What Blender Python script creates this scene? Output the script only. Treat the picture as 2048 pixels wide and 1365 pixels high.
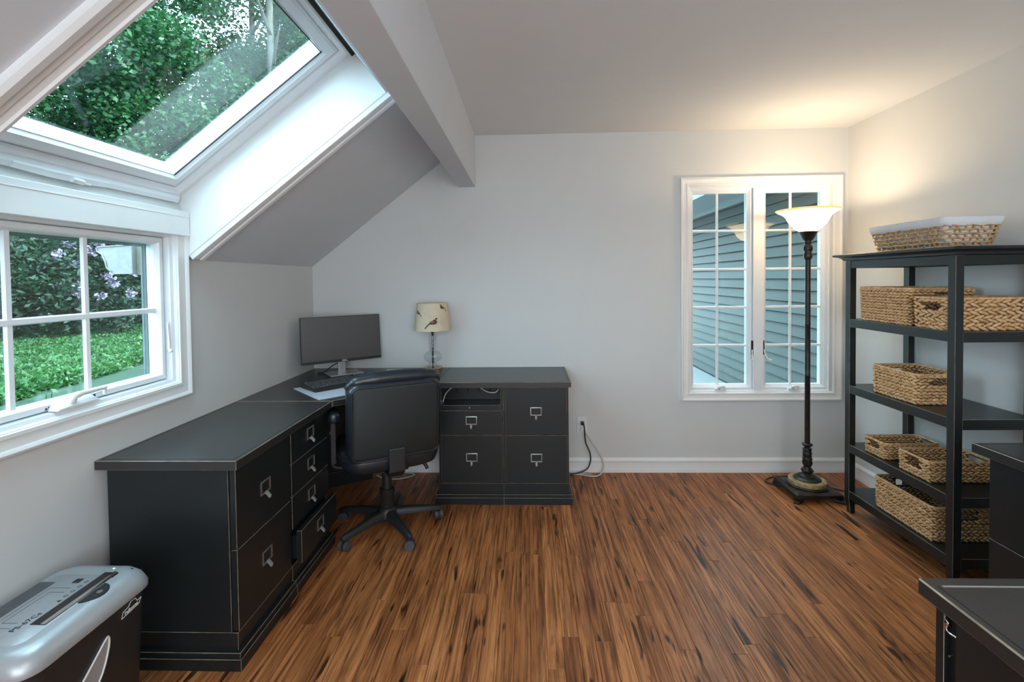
import bpy, bmesh, math, random
import numpy as np
from mathutils import Vector, Matrix

random.seed(7)
rng = np.random.default_rng(7)
scene = bpy.context.scene
COL = scene.collection
for o in list(bpy.data.objects):
    bpy.data.objects.remove(o)

# ------------------------------------------------------------------ camera
F_PX, YAW, PITCH, ROLL, CY, CAM_H = 973.4368, 0.0321, 0.0254, -0.0120, 583.18, 1.4058
cam_d = bpy.data.cameras.new('camera'); cam = bpy.data.objects.new('camera', cam_d); COL.objects.link(cam)
cam_d.sensor_fit = 'HORIZONTAL'; cam_d.sensor_width = 36.0; cam_d.lens = F_PX * 36.0 / 2048.0
cam_d.shift_x = 0.0; cam_d.shift_y = -(682.5 - CY) / 2048.0
cam_d.clip_start = 0.02; cam_d.clip_end = 200
_R = Vector((math.cos(YAW), math.sin(YAW), 0)); _F0 = Vector((-math.sin(YAW), math.cos(YAW), 0)); _Z = Vector((0, 0, 1))
_F = _F0 * math.cos(PITCH) - _Z * math.sin(PITCH); _U = _Z * math.cos(PITCH) + _F0 * math.sin(PITCH)
_Rc = _R * math.cos(ROLL) + _U * math.sin(ROLL); _Uc = -_R * math.sin(ROLL) + _U * math.cos(ROLL)
cam.matrix_world = Matrix(((_Rc.x, _Uc.x, -_F.x, 0), (_Rc.y, _Uc.y, -_F.y, 0), (_Rc.z, _Uc.z, -_F.z, CAM_H), (0, 0, 0, 1)))
scene.camera = cam

# ------------------------------------------------------------------ world, sun, large lights, exposure
scene.view_settings.view_transform = 'Standard'; scene.view_settings.look = 'None'
scene.view_settings.gamma = 1.0; scene.view_settings.exposure = 0.22
scene.view_settings.use_curve_mapping = False
scene.cycles.max_bounces = 10; scene.cycles.diffuse_bounces = 5; scene.cycles.glossy_bounces = 4
scene.cycles.transparent_max_bounces = 16; scene.cycles.transmission_bounces = 6
scene.cycles.caustics_reflective = False; scene.cycles.caustics_refractive = False
scene.cycles.sample_clamp_indirect = 6.0
scene.cycles.use_denoising = True

world = bpy.data.worlds.new('world'); scene.world = world; world.use_nodes = True
wn = world.node_tree; bg = wn.nodes['Background']
bg.inputs[0].default_value = (0.66, 0.84, 1.0, 1); bg.inputs[1].default_value = 10.0

def add_light(name, kind, loc, energy, color, target=None, size=None, size_y=None, **kw):
    l = bpy.data.lights.new(name, kind); l.energy = energy; l.color = color
    ob = bpy.data.objects.new(name, l); COL.objects.link(ob); ob.location = loc
    if kind == 'AREA':
        l.shape = 'RECTANGLE'; l.size = size; l.size_y = size_y or size
    elif size is not None and kind == 'POINT':
        l.shadow_soft_size = size
    if target is not None:
        ob.rotation_euler = (Vector(target) - Vector(loc)).to_track_quat('-Z', 'Y').to_euler()
    for k, v in kw.items():
        setattr(l, k, v)
    return ob

sun = add_light('sun', 'SUN', (6, -2, 8), 9.0, (1.0, 0.96, 0.80), target=(6 - 8, -2 + 1.4, 8 - 6.0)); sun.data.angle = 0.03
add_light('rear_wall_fill', 'AREA', (0.35, -1.92, 1.45), 70, (0.79, 0.905, 1.0), target=(0.35, 3.0, 1.15), size=2.6, size_y=1.5)  # added fill before the closed rear wall, standing in for an unseen window
add_light('rear_overhead_fill', 'AREA', (1.0, -0.9, 2.40), 14, (1.0, 0.96, 0.92), target=(1.0, -0.9, 0), size=0.9, size_y=0.9)  # added overhead fill behind the camera, no fixture modelled

# ------------------------------------------------------------------ dimensions
XL, XR, D, HC = -1.570, 2.258, 3.512, 2.44
ZS, M = 1.512, 0.777
CA, SA = 1 / math.sqrt(1 + M * M), M / math.sqrt(1 + M * M)
YREAR = -2.0
def SL(s, y, o):                       # slope frame: s up the slope, o outwards
    return (XL + s * CA - o * SA, y, ZS + s * SA + o * CA)

# ------------------------------------------------------------------ materials
def new_mat(name):
    m = bpy.data.materials.new(name); m.use_nodes = True
    nt = m.node_tree; b = nt.nodes['Principled BSDF']
    return m, nt, b
def N(nt, t, **kw):
    n = nt.nodes.new(t)
    for k, v in kw.items():
        setattr(n, k, v)
    return n
def ramp(nt, fac, stops, interp='LINEAR'):
    r = N(nt, 'ShaderNodeValToRGB'); r.color_ramp.interpolation = interp
    el = r.color_ramp.elements
    while len(el) < len(stops): el.new(0.5)
    for e, (p, c) in zip(el, stops):
        e.position = p; e.color = (*c, 1) if len(c) == 3 else c
    nt.links.new(fac, r.inputs[0]); return r.outputs[0]
def coords(nt, kind='Object', scale=(1, 1, 1)):
    tc = N(nt, 'ShaderNodeTexCoord'); mp = N(nt, 'ShaderNodeMapping'); mp.inputs['Scale'].default_value = scale
    nt.links.new(tc.outputs[kind], mp.inputs[0]); return mp.outputs[0]
def noise(nt, vec, scale, detail=3, rough=0.5, dist=0.0):
    n = N(nt, 'ShaderNodeTexNoise'); n.inputs['Scale'].default_value = scale; n.inputs['Detail'].default_value = detail
    n.inputs['Roughness'].default_value = rough; n.inputs['Distortion'].default_value = dist
    nt.links.new(vec, n.inputs['Vector']); return n.outputs['Fac']
def bump(nt, b, h, strength=0.1, dist=0.01):
    n = N(nt, 'ShaderNodeBump'); n.inputs['Strength'].default_value = strength; n.inputs['Distance'].default_value = dist
    nt.links.new(h, n.inputs['Height']); nt.links.new(n.outputs[0], b.inputs['Normal'])
def shade(c, k): return tuple(min(1.0, x * k) for x in c)
def plain(name, col, rough=0.5, metal=0.0, var=0.06, nscale=30.0, bmp=0.0, spec=0.5, coat=0.0, scale=(1, 1, 1)):
    m, nt, b = new_mat(name)
    v = coords(nt, 'Object', scale); f = noise(nt, v, nscale)
    c = ramp(nt, f, [(0.25, shade(col, 1 - var)), (0.75, shade(col, 1 + var))])
    nt.links.new(c, b.inputs['Base Color']); b.inputs['Roughness'].default_value = rough; b.inputs['Metallic'].default_value = metal
    b.inputs['Specular IOR Level'].default_value = spec; b.inputs['Coat Weight'].default_value = coat
    if bmp: bump(nt, b, f, bmp, 0.004)
    return m
def emit_mat(name, col, strength):
    m, nt, b = new_mat(name); b.inputs['Base Color'].default_value = (*col, 1)
    b.inputs['Emission Color'].default_value = (*col, 1); b.inputs['Emission Strength'].default_value = strength
    return m
def glass_mat(name, tint, ior=1.5, boost=1.0):
    m = bpy.data.materials.new(name); m.use_nodes = True; nt = m.node_tree; nt.nodes.clear()
    out = N(nt, 'ShaderNodeOutputMaterial'); mx = N(nt, 'ShaderNodeMixShader')
    tr = N(nt, 'ShaderNodeBsdfTransparent'); tr.inputs[0].default_value = (*tint, 1)
    gl = N(nt, 'ShaderNodeBsdfGlossy'); gl.inputs['Roughness'].default_value = 0.0
    fr = N(nt, 'ShaderNodeFresnel'); ge = N(nt, 'ShaderNodeNewGeometry')      # same reflectance on both faces of the thin pane
    mr = N(nt, 'ShaderNodeMapRange'); mr.inputs['To Min'].default_value = ior; mr.inputs['To Max'].default_value = 1.0 / ior
    nt.links.new(ge.outputs['Backfacing'], mr.inputs['Value']); nt.links.new(mr.outputs[0], fr.inputs[0])
    mu = N(nt, 'ShaderNodeMath', operation='MULTIPLY'); mu.inputs[1].default_value = boost; mu.use_clamp = True
    nt.links.new(fr.outputs[0], mu.inputs[0]); nt.links.new(mu.outputs[0], mx.inputs[0])
    nt.links.new(tr.outputs[0], mx.inputs[1]); nt.links.new(gl.outputs[0], mx.inputs[2]); nt.links.new(mx.outputs[0], out.inputs[0])
    return m

MAT = {}
MAT['wall'] = plain('wall_paint', (0.67, 0.675, 0.665), 0.75, var=0.015, nscale=6, bmp=0.03)
MAT['slope'] = plain('slope_paint', (0.68, 0.70, 0.735), 0.75, var=0.015, nscale=6, bmp=0.03)
MAT['ceiling'] = plain('ceiling_paint', (0.755, 0.765, 0.775), 0.85, var=0.012, nscale=5)
MAT['trim'] = plain('white_trim_paint', (0.84, 0.84, 0.83), 0.35, var=0.02, nscale=12)
MAT['vinyl'] = plain('white_vinyl', (0.82, 0.84, 0.86), 0.3, var=0.02, nscale=10)
MAT['black'] = plain('black_satin_paint', (0.0125, 0.0150, 0.0160), 0.34, var=0.25, nscale=260, bmp=0.04, spec=0.45)
MAT['blacktop'] = plain('black_desktop_paint', (0.027, 0.027, 0.027), 0.30, var=0.2, nscale=240, bmp=0.03, spec=0.6)
MAT['worn'] = plain('rubbed_edge', (0.31, 0.26, 0.19), 0.5, var=0.6, nscale=14)
MAT['gap'] = plain('dark_gap', (0.006, 0.006, 0.007), 0.7)
MAT['pewter'] = plain('brushed_pewter', (0.40, 0.40, 0.39), 0.32, metal=0.9, var=0.15, nscale=60)
MAT['pewterlight'] = plain('polished_pewter', (0.55, 0.55, 0.53), 0.32, metal=0.7, var=0.08)
MAT['chrome'] = plain('chrome', (0.8, 0.8, 0.8), 0.12, metal=1.0, var=0.03)
MAT['leather'] = plain('black_leather', (0.014, 0.018, 0.024), 0.30, var=0.3, nscale=160, bmp=0.12, spec=0.6)
MAT['fabric'] = plain('black_vinyl_back', (0.013, 0.016, 0.016), 0.60, var=0.5, nscale=420, bmp=0.2)
MAT['plastic'] = plain('black_plastic', (0.018, 0.019, 0.020), 0.42, var=0.2, nscale=300, bmp=0.05)
MAT['castergrey'] = plain('grey_caster', (0.07, 0.075, 0.08), 0.4, var=0.2)
MAT['silver'] = plain('silver_plastic', (0.42, 0.44, 0.46), 0.34, metal=0.35, var=0.04, nscale=80)
MAT['screen'] = plain('monitor_screen', (0.055, 0.053, 0.053), 0.33, var=0.05, spec=1.0)
MAT['alum'] = plain('silver_aluminium', (0.55, 0.56, 0.57), 0.35, metal=0.7, var=0.04)
MAT['paper'] = plain('pale_paper', (0.60, 0.66, 0.76), 0.6, var=0.03)
MAT['white'] = plain('white_plastic', (0.78, 0.78, 0.77), 0.35, var=0.02)
MAT['cordwhite'] = plain('white_cord', (0.62, 0.60, 0.55), 0.45, var=0.05)
MAT['cordblack'] = plain('black_cord', (0.01, 0.01, 0.011), 0.4, var=0.05)
MAT['bronze'] = plain('dark_bronze', (0.030, 0.026, 0.024), 0.38, metal=0.55, var=0.5, nscale=40, bmp=0.1)
MAT['marble'] = plain('tan_marble', (0.36, 0.26, 0.13), 0.3, var=0.55, nscale=55)
MAT['brass'] = plain('antique_brass', (0.46, 0.36, 0.20), 0.22, metal=1.0, var=0.1)
MAT['linen'] = plain('white_liner_cloth', (0.78, 0.79, 0.82), 0.8, var=0.04, nscale=14, bmp=0.3)
MAT['gloss'] = plain('glossy_black_plastic', (0.010, 0.012, 0.014), 0.08, var=0.1)
MAT['ink'] = plain('black_ink', (0.012, 0.012, 0.013), 0.5)
MAT['inkwhite'] = plain('white_ink', (0.75, 0.77, 0.78), 0.5)
MAT['bluegrey'] = plain('blue_grey_jamb', (0.12, 0.15, 0.155), 0.5, var=0.08, nscale=9)
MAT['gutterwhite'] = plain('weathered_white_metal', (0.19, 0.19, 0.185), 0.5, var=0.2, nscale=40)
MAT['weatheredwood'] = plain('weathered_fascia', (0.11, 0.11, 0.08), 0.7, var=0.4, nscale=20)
MAT['concrete'] = plain('pale_concrete', (0.24, 0.25, 0.25), 0.8, var=0.08, nscale=8)
MAT['siding'] = plain('teal_grey_siding', (0.044, 0.056, 0.049), 0.55, var=0.06, nscale=5, scale=(1, 0.15, 8))
MAT['soffit'] = plain('pale_soffit', (0.25, 0.27, 0.27), 0.6, var=0.04)
MAT['roofing'] = plain('roof_shingle', (0.08, 0.08, 0.085), 0.9, var=0.4, nscale=30)
MAT['bark'] = plain('tree_bark', (0.13, 0.12, 0.105), 0.9, var=0.5, nscale=9, bmp=0.5, scale=(3, 3, 0.6))
MAT['soil'] = plain('dark_soil', (0.03, 0.035, 0.02), 0.95, var=0.5, nscale=12)
MAT['lawn'] = plain('mown_lawn', (0.010, 0.036, 0.018), 0.9, var=0.35, nscale=14, bmp=0.4)
MAT['glass'] = glass_mat('window_glass', (0.86, 0.945, 0.94), 1.5, 1.0)
MAT['skyglass'] = glass_mat('skylight_glass', (0.86, 0.96, 0.955), 1.5, 1.7)
MAT['clearglass'] = glass_mat('clear_lamp_glass', (0.94, 0.95, 0.95), 1.5, 1.1)
MAT['green_led'] = emit_mat('green_indicator', (0.3, 1.0, 0.25), 3.0)

def leaf_mat(name, dark, light, flower=False):
    m = bpy.data.materials.new(name); m.use_nodes = True; nt = m.node_tree; nt.nodes.clear()
    out = N(nt, 'ShaderNodeOutputMaterial'); mx = N(nt, 'ShaderNodeMixShader'); mx.inputs[0].default_value = 0.3
    v = coords(nt, 'Object'); f = noise(nt, v, 2.3, 5, 0.7)
    c = ramp(nt, f, [(0.3, dark), (0.72, light)])
    df = N(nt, 'ShaderNodeBsdfPrincipled'); df.inputs['Roughness'].default_value = 0.45
    tl = N(nt, 'ShaderNodeBsdfTranslucent')
    nt.links.new(c, df.inputs['Base Color']); nt.links.new(c, tl.inputs[0])
    nt.links.new(df.outputs[0], mx.inputs[1]); nt.links.new(tl.outputs[0], mx.inputs[2]); nt.links.new(mx.outputs[0], out.inputs[0])
    return m
MAT['leaf_tree'] = leaf_mat('tree_leaf', (0.004, 0.032, 0.016), (0.032, 0.128, 0.030))
MAT['leaf_dark'] = leaf_mat('shrub_leaf', (0.004, 0.022, 0.012), (0.018, 0.064, 0.028))
MAT['leaf_cover'] = leaf_mat('ground_cover_leaf', (0.009, 0.050, 0.012), (0.042, 0.150, 0.034))
MAT['blossom'] = leaf_mat('lilac_blossom', (0.16, 0.13, 0.20), (0.30, 0.26, 0.35))

def floor_mat():
    m, nt, b = new_mat('oak_floor_board')
    tc = N(nt, 'ShaderNodeTexCoord'); oi = N(nt, 'ShaderNodeObjectInfo')
    mul = N(nt, 'ShaderNodeMath', operation='MULTIPLY'); mul.inputs[1].default_value = 37.0
    nt.links.new(oi.outputs['Random'], mul.inputs[0])
    cmb = N(nt, 'ShaderNodeCombineXYZ')
    nt.links.new(mul.outputs[0], cmb.inputs[0]); nt.links.new(mul.outputs[0], cmb.inputs[1]); nt.links.new(mul.outputs[0], cmb.inputs[2])
    add = N(nt, 'ShaderNodeVectorMath', operation='ADD'); nt.links.new(tc.outputs['Object'], add.inputs[0]); nt.links.new(cmb.outputs[0], add.inputs[1])
    def mapped(sc):
        mp = N(nt, 'ShaderNodeMapping'); mp.inputs['Scale'].default_value = sc; nt.links.new(add.outputs[0], mp.inputs[0]); return mp.outputs[0]
    fine = noise(nt, mapped((72, 2.6, 1)), 1.0, 5, 0.68, 0.9)
    wide = noise(nt, mapped((13, 1.4, 1)), 1.0, 5, 0.62, 1.3)
    rings = N(nt, 'ShaderNodeTexWave'); rings.bands_direction = 'X'; rings.inputs['Scale'].default_value = 9.0
    rings.inputs['Distortion'].default_value = 9.0; rings.inputs['Detail'].default_value = 2.0; rings.inputs['Detail Scale'].default_value = 0.7
    nt.links.new(mapped((1.4, 0.11, 1)), rings.inputs['Vector'])
    base = ramp(nt, wide, [(0.20, (0.130, 0.044, 0.016)), (0.40, (0.340, 0.118, 0.037)), (0.58, (0.500, 0.190, 0.064)), (0.80, (0.66, 0.280, 0.105))])
    tone = ramp(nt, oi.outputs['Random'], [(0.0, (0.80, 0.77, 0.75)), (0.35, (0.92, 0.90, 0.89)), (0.7, (1.0, 1.0, 1.0)), (1.0, (1.12, 1.14, 1.14))])
    def mix(a, bb, fac, mode):
        n = N(nt, 'ShaderNodeMix', data_type='RGBA', blend_type=mode); n.inputs[0].default_value = fac
        nt.links.new(a, n.inputs[6]); nt.links.new(bb, n.inputs[7]); return n.outputs[2]
    c = mix(base, tone, 0.85, 'MULTIPLY')
    c = mix(c, ramp(nt, fine, [(0.38, (0.16, 0.12, 0.11)), (0.56, (1.08, 1.08, 1.08))]), 0.74, 'MULTIPLY')
    c = mix(c, ramp(nt, rings.outputs['Fac'], [(0.0, (0.52, 0.46, 0.42)), (0.35, (1, 1, 1))]), 0.42, 'MULTIPLY')
    knot = noise(nt, mapped((26, 3.4, 1)), 1.0, 2, 0.5, 0.5)
    c = mix(c, ramp(nt, knot, [(0.64, (1, 1, 1)), (0.70, (0.05, 0.05, 0.06))]), 0.93, 'MULTIPLY')
    nt.links.new(c, b.inputs['Base Color'])
    rr = ramp(nt, fine, [(0.3, (0.46, 0.46, 0.46)), (0.7, (0.34, 0.34, 0.34))]); nt.links.new(rr, b.inputs['Roughness'])
    b.inputs['Specular IOR Level'].default_value = 0.32
    bump(nt, b, fine, 0.12, 0.002)
    return m
MAT['floor'] = floor_mat()

def weave_mat():
    m, nt, b = new_mat('water_hyacinth')
    v = coords(nt, 'Object'); f = noise(nt, v, 55, 4, 0.65)
    c = ramp(nt, f, [(0.25, (0.28, 0.13, 0.048)), (0.46, (0.66, 0.385, 0.170)), (0.75, (0.90, 0.635, 0.375))])
    nt.links.new(c, b.inputs['Base Color']); b.inputs['Roughness'].default_value = 0.62
    f2 = noise(nt, coords(nt, 'Object'), 420, 2); bump(nt, b, f2, 0.25, 0.002)
    return m
MAT['weave'] = weave_mat()
MAT['weavecore'] = plain('basket_core', (0.10, 0.060, 0.032), 0.8, var=0.3)
MAT['wicker'] = plain('tan_wicker', (0.58, 0.36, 0.17), 0.55, var=0.45, nscale=60)

def shade_mat():
    m, nt, b = new_mat('bird_print_lampshade')
    v = coords(nt, 'Object'); f = noise(nt, v, 26, 5, 0.7, 2.5)
    vein = ramp(nt, f, [(0.47, (0.70, 0.585, 0.42)), (0.50, (0.50, 0.40, 0.28)), (0.53, (0.70, 0.585, 0.42))])
    big = noise(nt, v, 9, 2); msk = ramp(nt, big, [(0.50, (0, 0, 0)), (0.60, (1, 1, 1))])
    mx = N(nt, 'ShaderNodeMix', data_type='RGBA'); nt.links.new(msk, mx.inputs[0]); mx.inputs[6].default_value = (0.70, 0.60, 0.44, 1)
    nt.links.new(vein, mx.inputs[7]); nt.links.new(mx.outputs[2], b.inputs['Base Color']); b.inputs['Roughness'].default_value = 0.8
    return m
MAT['shade'] = shade_mat()
MAT['birdbrown'] = plain('printed_bird_brown', (0.09, 0.055, 0.035), 0.8)
MAT['birdred'] = plain('printed_bird_rust', (0.40, 0.13, 0.06), 0.8)

def torch_mat():
    m = bpy.data.materials.new('lit_alabaster_glass'); m.use_nodes = True; nt = m.node_tree; nt.nodes.clear()
    out = N(nt, 'ShaderNodeOutputMaterial'); ad = N(nt, 'ShaderNodeAddShader')
    em = N(nt, 'ShaderNodeEmission'); df = N(nt, 'ShaderNodeBsdfTranslucent'); df.inputs[0].default_value = (0.9, 0.78, 0.6, 1)
    f = noise(nt, coords(nt, 'Object'), 9, 4)
    c = ramp(nt, f, [(0.3, (1.0, 0.78, 0.48)), (0.7, (1.0, 0.86, 0.62))])
    em.inputs[1].default_value = 2.6; nt.links.new(c, em.inputs[0])
    nt.links.new(em.outputs[0], ad.inputs[0]); nt.links.new(df.outputs[0], ad.inputs[1]); nt.links.new(ad.outputs[0], out.inputs[0])
    return m
MAT['torch'] = torch_mat()

# ------------------------------------------------------------------ mesh helpers
class MB:
    def __init__(s): s.v = []; s.f = []; s.m = []
    def add(s, vs, fs, mi=0):
        b = len(s.v); s.v += [tuple(x) for x in vs]; s.f += [tuple(b + i for i in f) for f in fs]; s.m += [mi] * len(fs); return s
    def box(s, x0, x1, y0, y1, z0, z1, mi=0, mat=None):
        vs = [(x, y, z) for z in (z0, z1) for y in (y0, y1) for x in (x0, x1)]
        if mat is not None: vs = [tuple(mat @ Vector(v)) for v in vs]
        return s.add(vs, [(0, 2, 3, 1), (4, 5, 7, 6), (0, 1, 5, 4), (2, 6, 7, 3), (0, 4, 6, 2), (1, 3, 7, 5)], mi)
    def prism(s, poly, to3d, a, b, mi=0):                # poly in 2D, extruded from a to b
        n = len(poly); vs = [to3d(u, v, a) for u, v in poly] + [to3d(u, v, b) for u, v in poly]
        return s.add(vs, [tuple(range(n))[::-1], tuple(range(n, 2 * n))] + [(i, (i + 1) % n, n + (i + 1) % n, n + i) for i in range(n)], mi)
    def lathe(s, prof, n=32, c=(0, 0, 0), mod=None, mi=0, cap=True):
        vs = []
        for k, (r, z) in enumerate(prof):
            for i in range(n):
                t = 2 * math.pi * i / n; rr = r * (1 + (mod(t, z, k) if mod else 0)); vs.append((c[0] + rr * math.cos(t), c[1] + rr * math.sin(t), c[2] + z))
        fs = [(k * n + i, k * n + (i + 1) % n, (k + 1) * n + (i + 1) % n, (k + 1) * n + i) for k in range(len(prof) - 1) for i in range(n)]
        if cap:
            fs += [tuple(range(n))[::-1], tuple(range((len(prof) - 1) * n, len(prof) * n))]
        return s.add(vs, fs, mi)
    def tube(s, pts, r, n=8, mi=0, closed=False, smooth=0):
        P = [Vector(p) for p in pts]
        if smooth: P = catmull(P, smooth, closed)
        rs = r if isinstance(r, (list, tuple)) else [r] * len(P)
        if len(rs) != len(P): rs = [rs[min(len(rs) - 1, int(i * len(rs) / len(P)))] for i in range(len(P))]
        vs = []; m = len(P); up = None
        for i, p in enumerate(P):
            a = P[(i - 1) % m] if (closed or i > 0) else p; b = P[(i + 1) % m] if (closed or i < m - 1) else p
            t = (b - a).normalized()
            if up is None:
                up = Vector((0, 0, 1)) if abs(t.z) < 0.9 else Vector((1, 0, 0))
            x = t.cross(up)
            if x.length < 1e-5: x = t.cross(Vector((0, 1, 0)))
            x.normalize(); up = x.cross(t).normalized()
            for k in range(n):
                q = 2 * math.pi * k / n; vs.append(p + (x * math.cos(q) + up * math.sin(q)) * rs[i])
        fs = []
        for i in range(m if closed else m - 1):
            j = (i + 1) % m
            fs += [(i * n + k, i * n + (k + 1) % n, j * n + (k + 1) % n, j * n + k) for k in range(n)]
        if not closed: fs += [tuple(range(n))[::-1], tuple(range((m - 1) * n, m * n))]
        return s.add(vs, fs, mi)
    def cyl(s, a, b, r, n=16, mi=0, r2=None): return s.tube([a, b], [r, r if r2 is None else r2], n, mi)
    def loft(s, rings, mi=0, cap=True):
        n = len(rings[0]); vs = [p for r in rings for p in r]
        fs = [(k * n + i, k * n + (i + 1) % n, (k + 1) * n + (i + 1) % n, (k + 1) * n + i) for k in range(len(rings) - 1) for i in range(n)]
        if cap: fs += [tuple(range(n))[::-1], tuple(range((len(rings) - 1) * n, len(rings) * n))]
        return s.add(vs, fs, mi)
    def frame(s, u0, u1, v0, v1, prof, to3d, mi=0):      # mitred picture-frame moulding; prof = (inset, height)
        rings = [[to3d(u0 + t, v0 + t, h), to3d(u1 - t, v0 + t, h), to3d(u1 - t, v1 - t, h), to3d(u0 + t, v1 - t, h)] for t, h in prof]
        vs = [p for r in rings for p in r]; K = len(prof)
        fs = [(k * 4 + i, k * 4 + (i + 1) % 4, ((k + 1) % K) * 4 + (i + 1) % 4, ((k + 1) % K) * 4 + i) for k in range(K) for i in range(4)]
        return s.add(vs, fs, mi)
    def mesh(s, name, mats, smooth=False):
        me = bpy.data.meshes.new(name); me.from_pydata(s.v, [], s.f)
        bm = bmesh.new(); bm.from_mesh(me); bmesh.ops.recalc_face_normals(bm, faces=bm.faces); bm.to_mesh(me); bm.free()
        for m in mats: me.materials.append(MAT[m])
        me.polygons.foreach_set('material_index', s.m)
        if smooth is True: me.polygons.foreach_set('use_smooth', [True] * len(me.polygons))
        elif smooth:
            me.polygons.foreach_set('use_smooth', [True] * len(me.polygons)); me.set_sharp_from_angle(angle=math.radians(smooth))
        me.update(); return me
    def build(s, name, mats, parent=None, smooth=False, bevel=None, worn=False, seg=1, loc=None, subsurf=0):
        mats = [mats] if isinstance(mats, str) else list(mats)
        if worn: mats = mats + ['worn']
        ob = bpy.data.objects.new(name, s.mesh(name, mats, smooth)); COL.objects.link(ob)
        if parent is not None: ob.parent = parent
        if loc is not None: ob.location = loc
        if bevel:
            bv = ob.modifiers.new('bevel', 'BEVEL'); bv.width = bevel; bv.segments = seg; bv.limit_method = 'ANGLE'; bv.angle_limit = math.radians(35)
            if worn: bv.material = len(mats) - 1
        if subsurf:
            ss = ob.modifiers.new('subsurf', 'SUBSURF'); ss.levels = subsurf; ss.render_levels = subsurf
        return ob

def catmull(P, k, closed=False):
    out = []; n = len(P)
    for i in range(n if closed else n - 1):
        p1, p2 = P[i], P[(i + 1) % n]
        p0 = P[(i - 1) % n] if (closed or i > 0) else p1; p3 = P[(i + 2) % n] if (closed or i < n - 2) else p2
        for j in range(k):
            t = j / k; out.append(0.5 * ((2 * p1) + (p2 - p0) * t + (2 * p0 - 5 * p1 + 4 * p2 - p3) * t * t + (3 * p1 - p0 - 3 * p2 + p3) * t ** 3))
    if not closed: out.append(P[-1])
    return out
def thing(name, label, cat, loc=(0, 0, 0), rz=0.0, group=None):
    o = bpy.data.objects.new(name, None); COL.objects.link(o); o.location = loc; o.rotation_euler = (0, 0, rz); o.empty_display_size = 0.05
    o['label'] = label; o['category'] = cat
    if group: o['group'] = group
    return o
def tag(o, label, cat, group=None, kind=None):
    o['label'] = label; o['category'] = cat
    if group: o['group'] = group
    if kind: o['kind'] = kind
    return o
def struct(o, label=None, cat=None):
    o['kind'] = 'structure'
    if label: o['label'] = label
    if cat: o['category'] = cat
    return o
def copy_tree(o, parent=None):
    c = o.copy(); COL.objects.link(c)
    if parent is not None: c.parent = parent
    for ch in list(o.children): copy_tree(ch, c)
    return c
def text(body, size, parent, mat, matrix, name='lettering', bold=0.0, extrude=0.0004):
    cu = bpy.data.curves.new(name, 'FONT'); cu.body = body; cu.size = size; cu.align_x = 'CENTER'; cu.align_y = 'CENTER'; cu.extrude = extrude; cu.offset = bold
    tmp = bpy.data.objects.new('tmp_text', cu); COL.objects.link(tmp); bpy.context.view_layer.update()
    me = bpy.data.meshes.new_from_object(tmp.evaluated_get(bpy.context.evaluated_depsgraph_get())); bpy.data.objects.remove(tmp)
    me.materials.clear(); me.materials.append(MAT[mat]); ob = bpy.data.objects.new(name, me); COL.objects.link(ob); ob.parent = parent; ob.matrix_local = matrix
    return ob
def axes(o, x, y, z):                                     # matrix from origin and axis vectors
    x, y, z = Vector(x).normalized(), Vector(y).normalized(), Vector(z).normalized()
    return Matrix(((x.x, y.x, z.x, o[0]), (x.y, y.y, z.y, o[1]), (x.z, y.z, z.z, o[2]), (0, 0, 0, 1)))
XZ = lambda y0: (lambda u, v, w: (u, w + y0, v))
def rrect(w, d, r, n=6):                                   # rounded rectangle outline, centred
    pts = []
    for cx, cy, a0 in ((w / 2 - r, d / 2 - r, 0), (-w / 2 + r, d / 2 - r, 90), (-w / 2 + r, -d / 2 + r, 180), (w / 2 - r, -d / 2 + r, 270)):
        for i in range(n + 1):
            a = math.radians(a0 + 90 * i / n); pts.append((cx + r * math.cos(a), cy + r * math.sin(a)))
    return pts

# ------------------------------------------------------------------ daylight portals at the three openings (sampling only, they give no light)
def portal(loc, target, sx, sy, up='Y'):
    p = add_light('daylight_portal', 'AREA', loc, 1.0, (1, 1, 1), target=target, size=sx, size_y=sy); p.data.cycles.is_portal = True; return p
_c = Vector(SL(0.675, 1.645, 0.36)); _n = Vector((SA, 0, -CA))
_pp = portal(tuple(_c), tuple(_c + _n), 1.1, 1.1)
portal((XL - 0.17, 1.645, 1.30), (0, 1.645, 1.30), 1.0, 0.75)
portal((1.64, D + 0.17, 1.31), (1.64, 0, 1.31), 1.05, 1.55)

# ------------------------------------------------------------------ floor
PW = 0.0625
m = MB(); m.box(XL - 0.1, XR + 0.1, YREAR - 0.1, D + 0.1, -0.10, -0.0205); m.box(XL - 0.1, XR + 0.1, YREAR - 0.1, 0.30, -0.0205, 0.0)
floor = struct(m.build('floor', 'floor'), 'brown oak strip floor with dark grain and knots', 'floor')
prng = random.Random(3); x = XL + 0.004; row = 0
def plank_mesh(L, w):
    b = 0.0012; h = 0.02; a, c = w / 2 - 0.0004, L / 2 - 0.0004
    vs = [(-a, -c, -h), (a, -c, -h), (a, c, -h), (-a, c, -h), (-a, -c, -b), (a, -c, -b), (a, c, -b), (-a, c, -b), (-a + b, -c + b, 0), (a - b, -c + b, 0), (a - b, c - b, 0), (-a + b, c - b, 0)]
    fs = [(4, 5, 9, 8), (5, 6, 10, 9), (6, 7, 11, 10), (7, 4, 8, 11), (8, 9, 10, 11), (0, 1, 5, 4), (1, 2, 6, 5), (2, 3, 7, 6), (3, 0, 4, 7)]
    me = bpy.data.meshes.new('plank'); me.from_pydata(vs, [], fs); me.materials.append(MAT['floor']); return me
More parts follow.
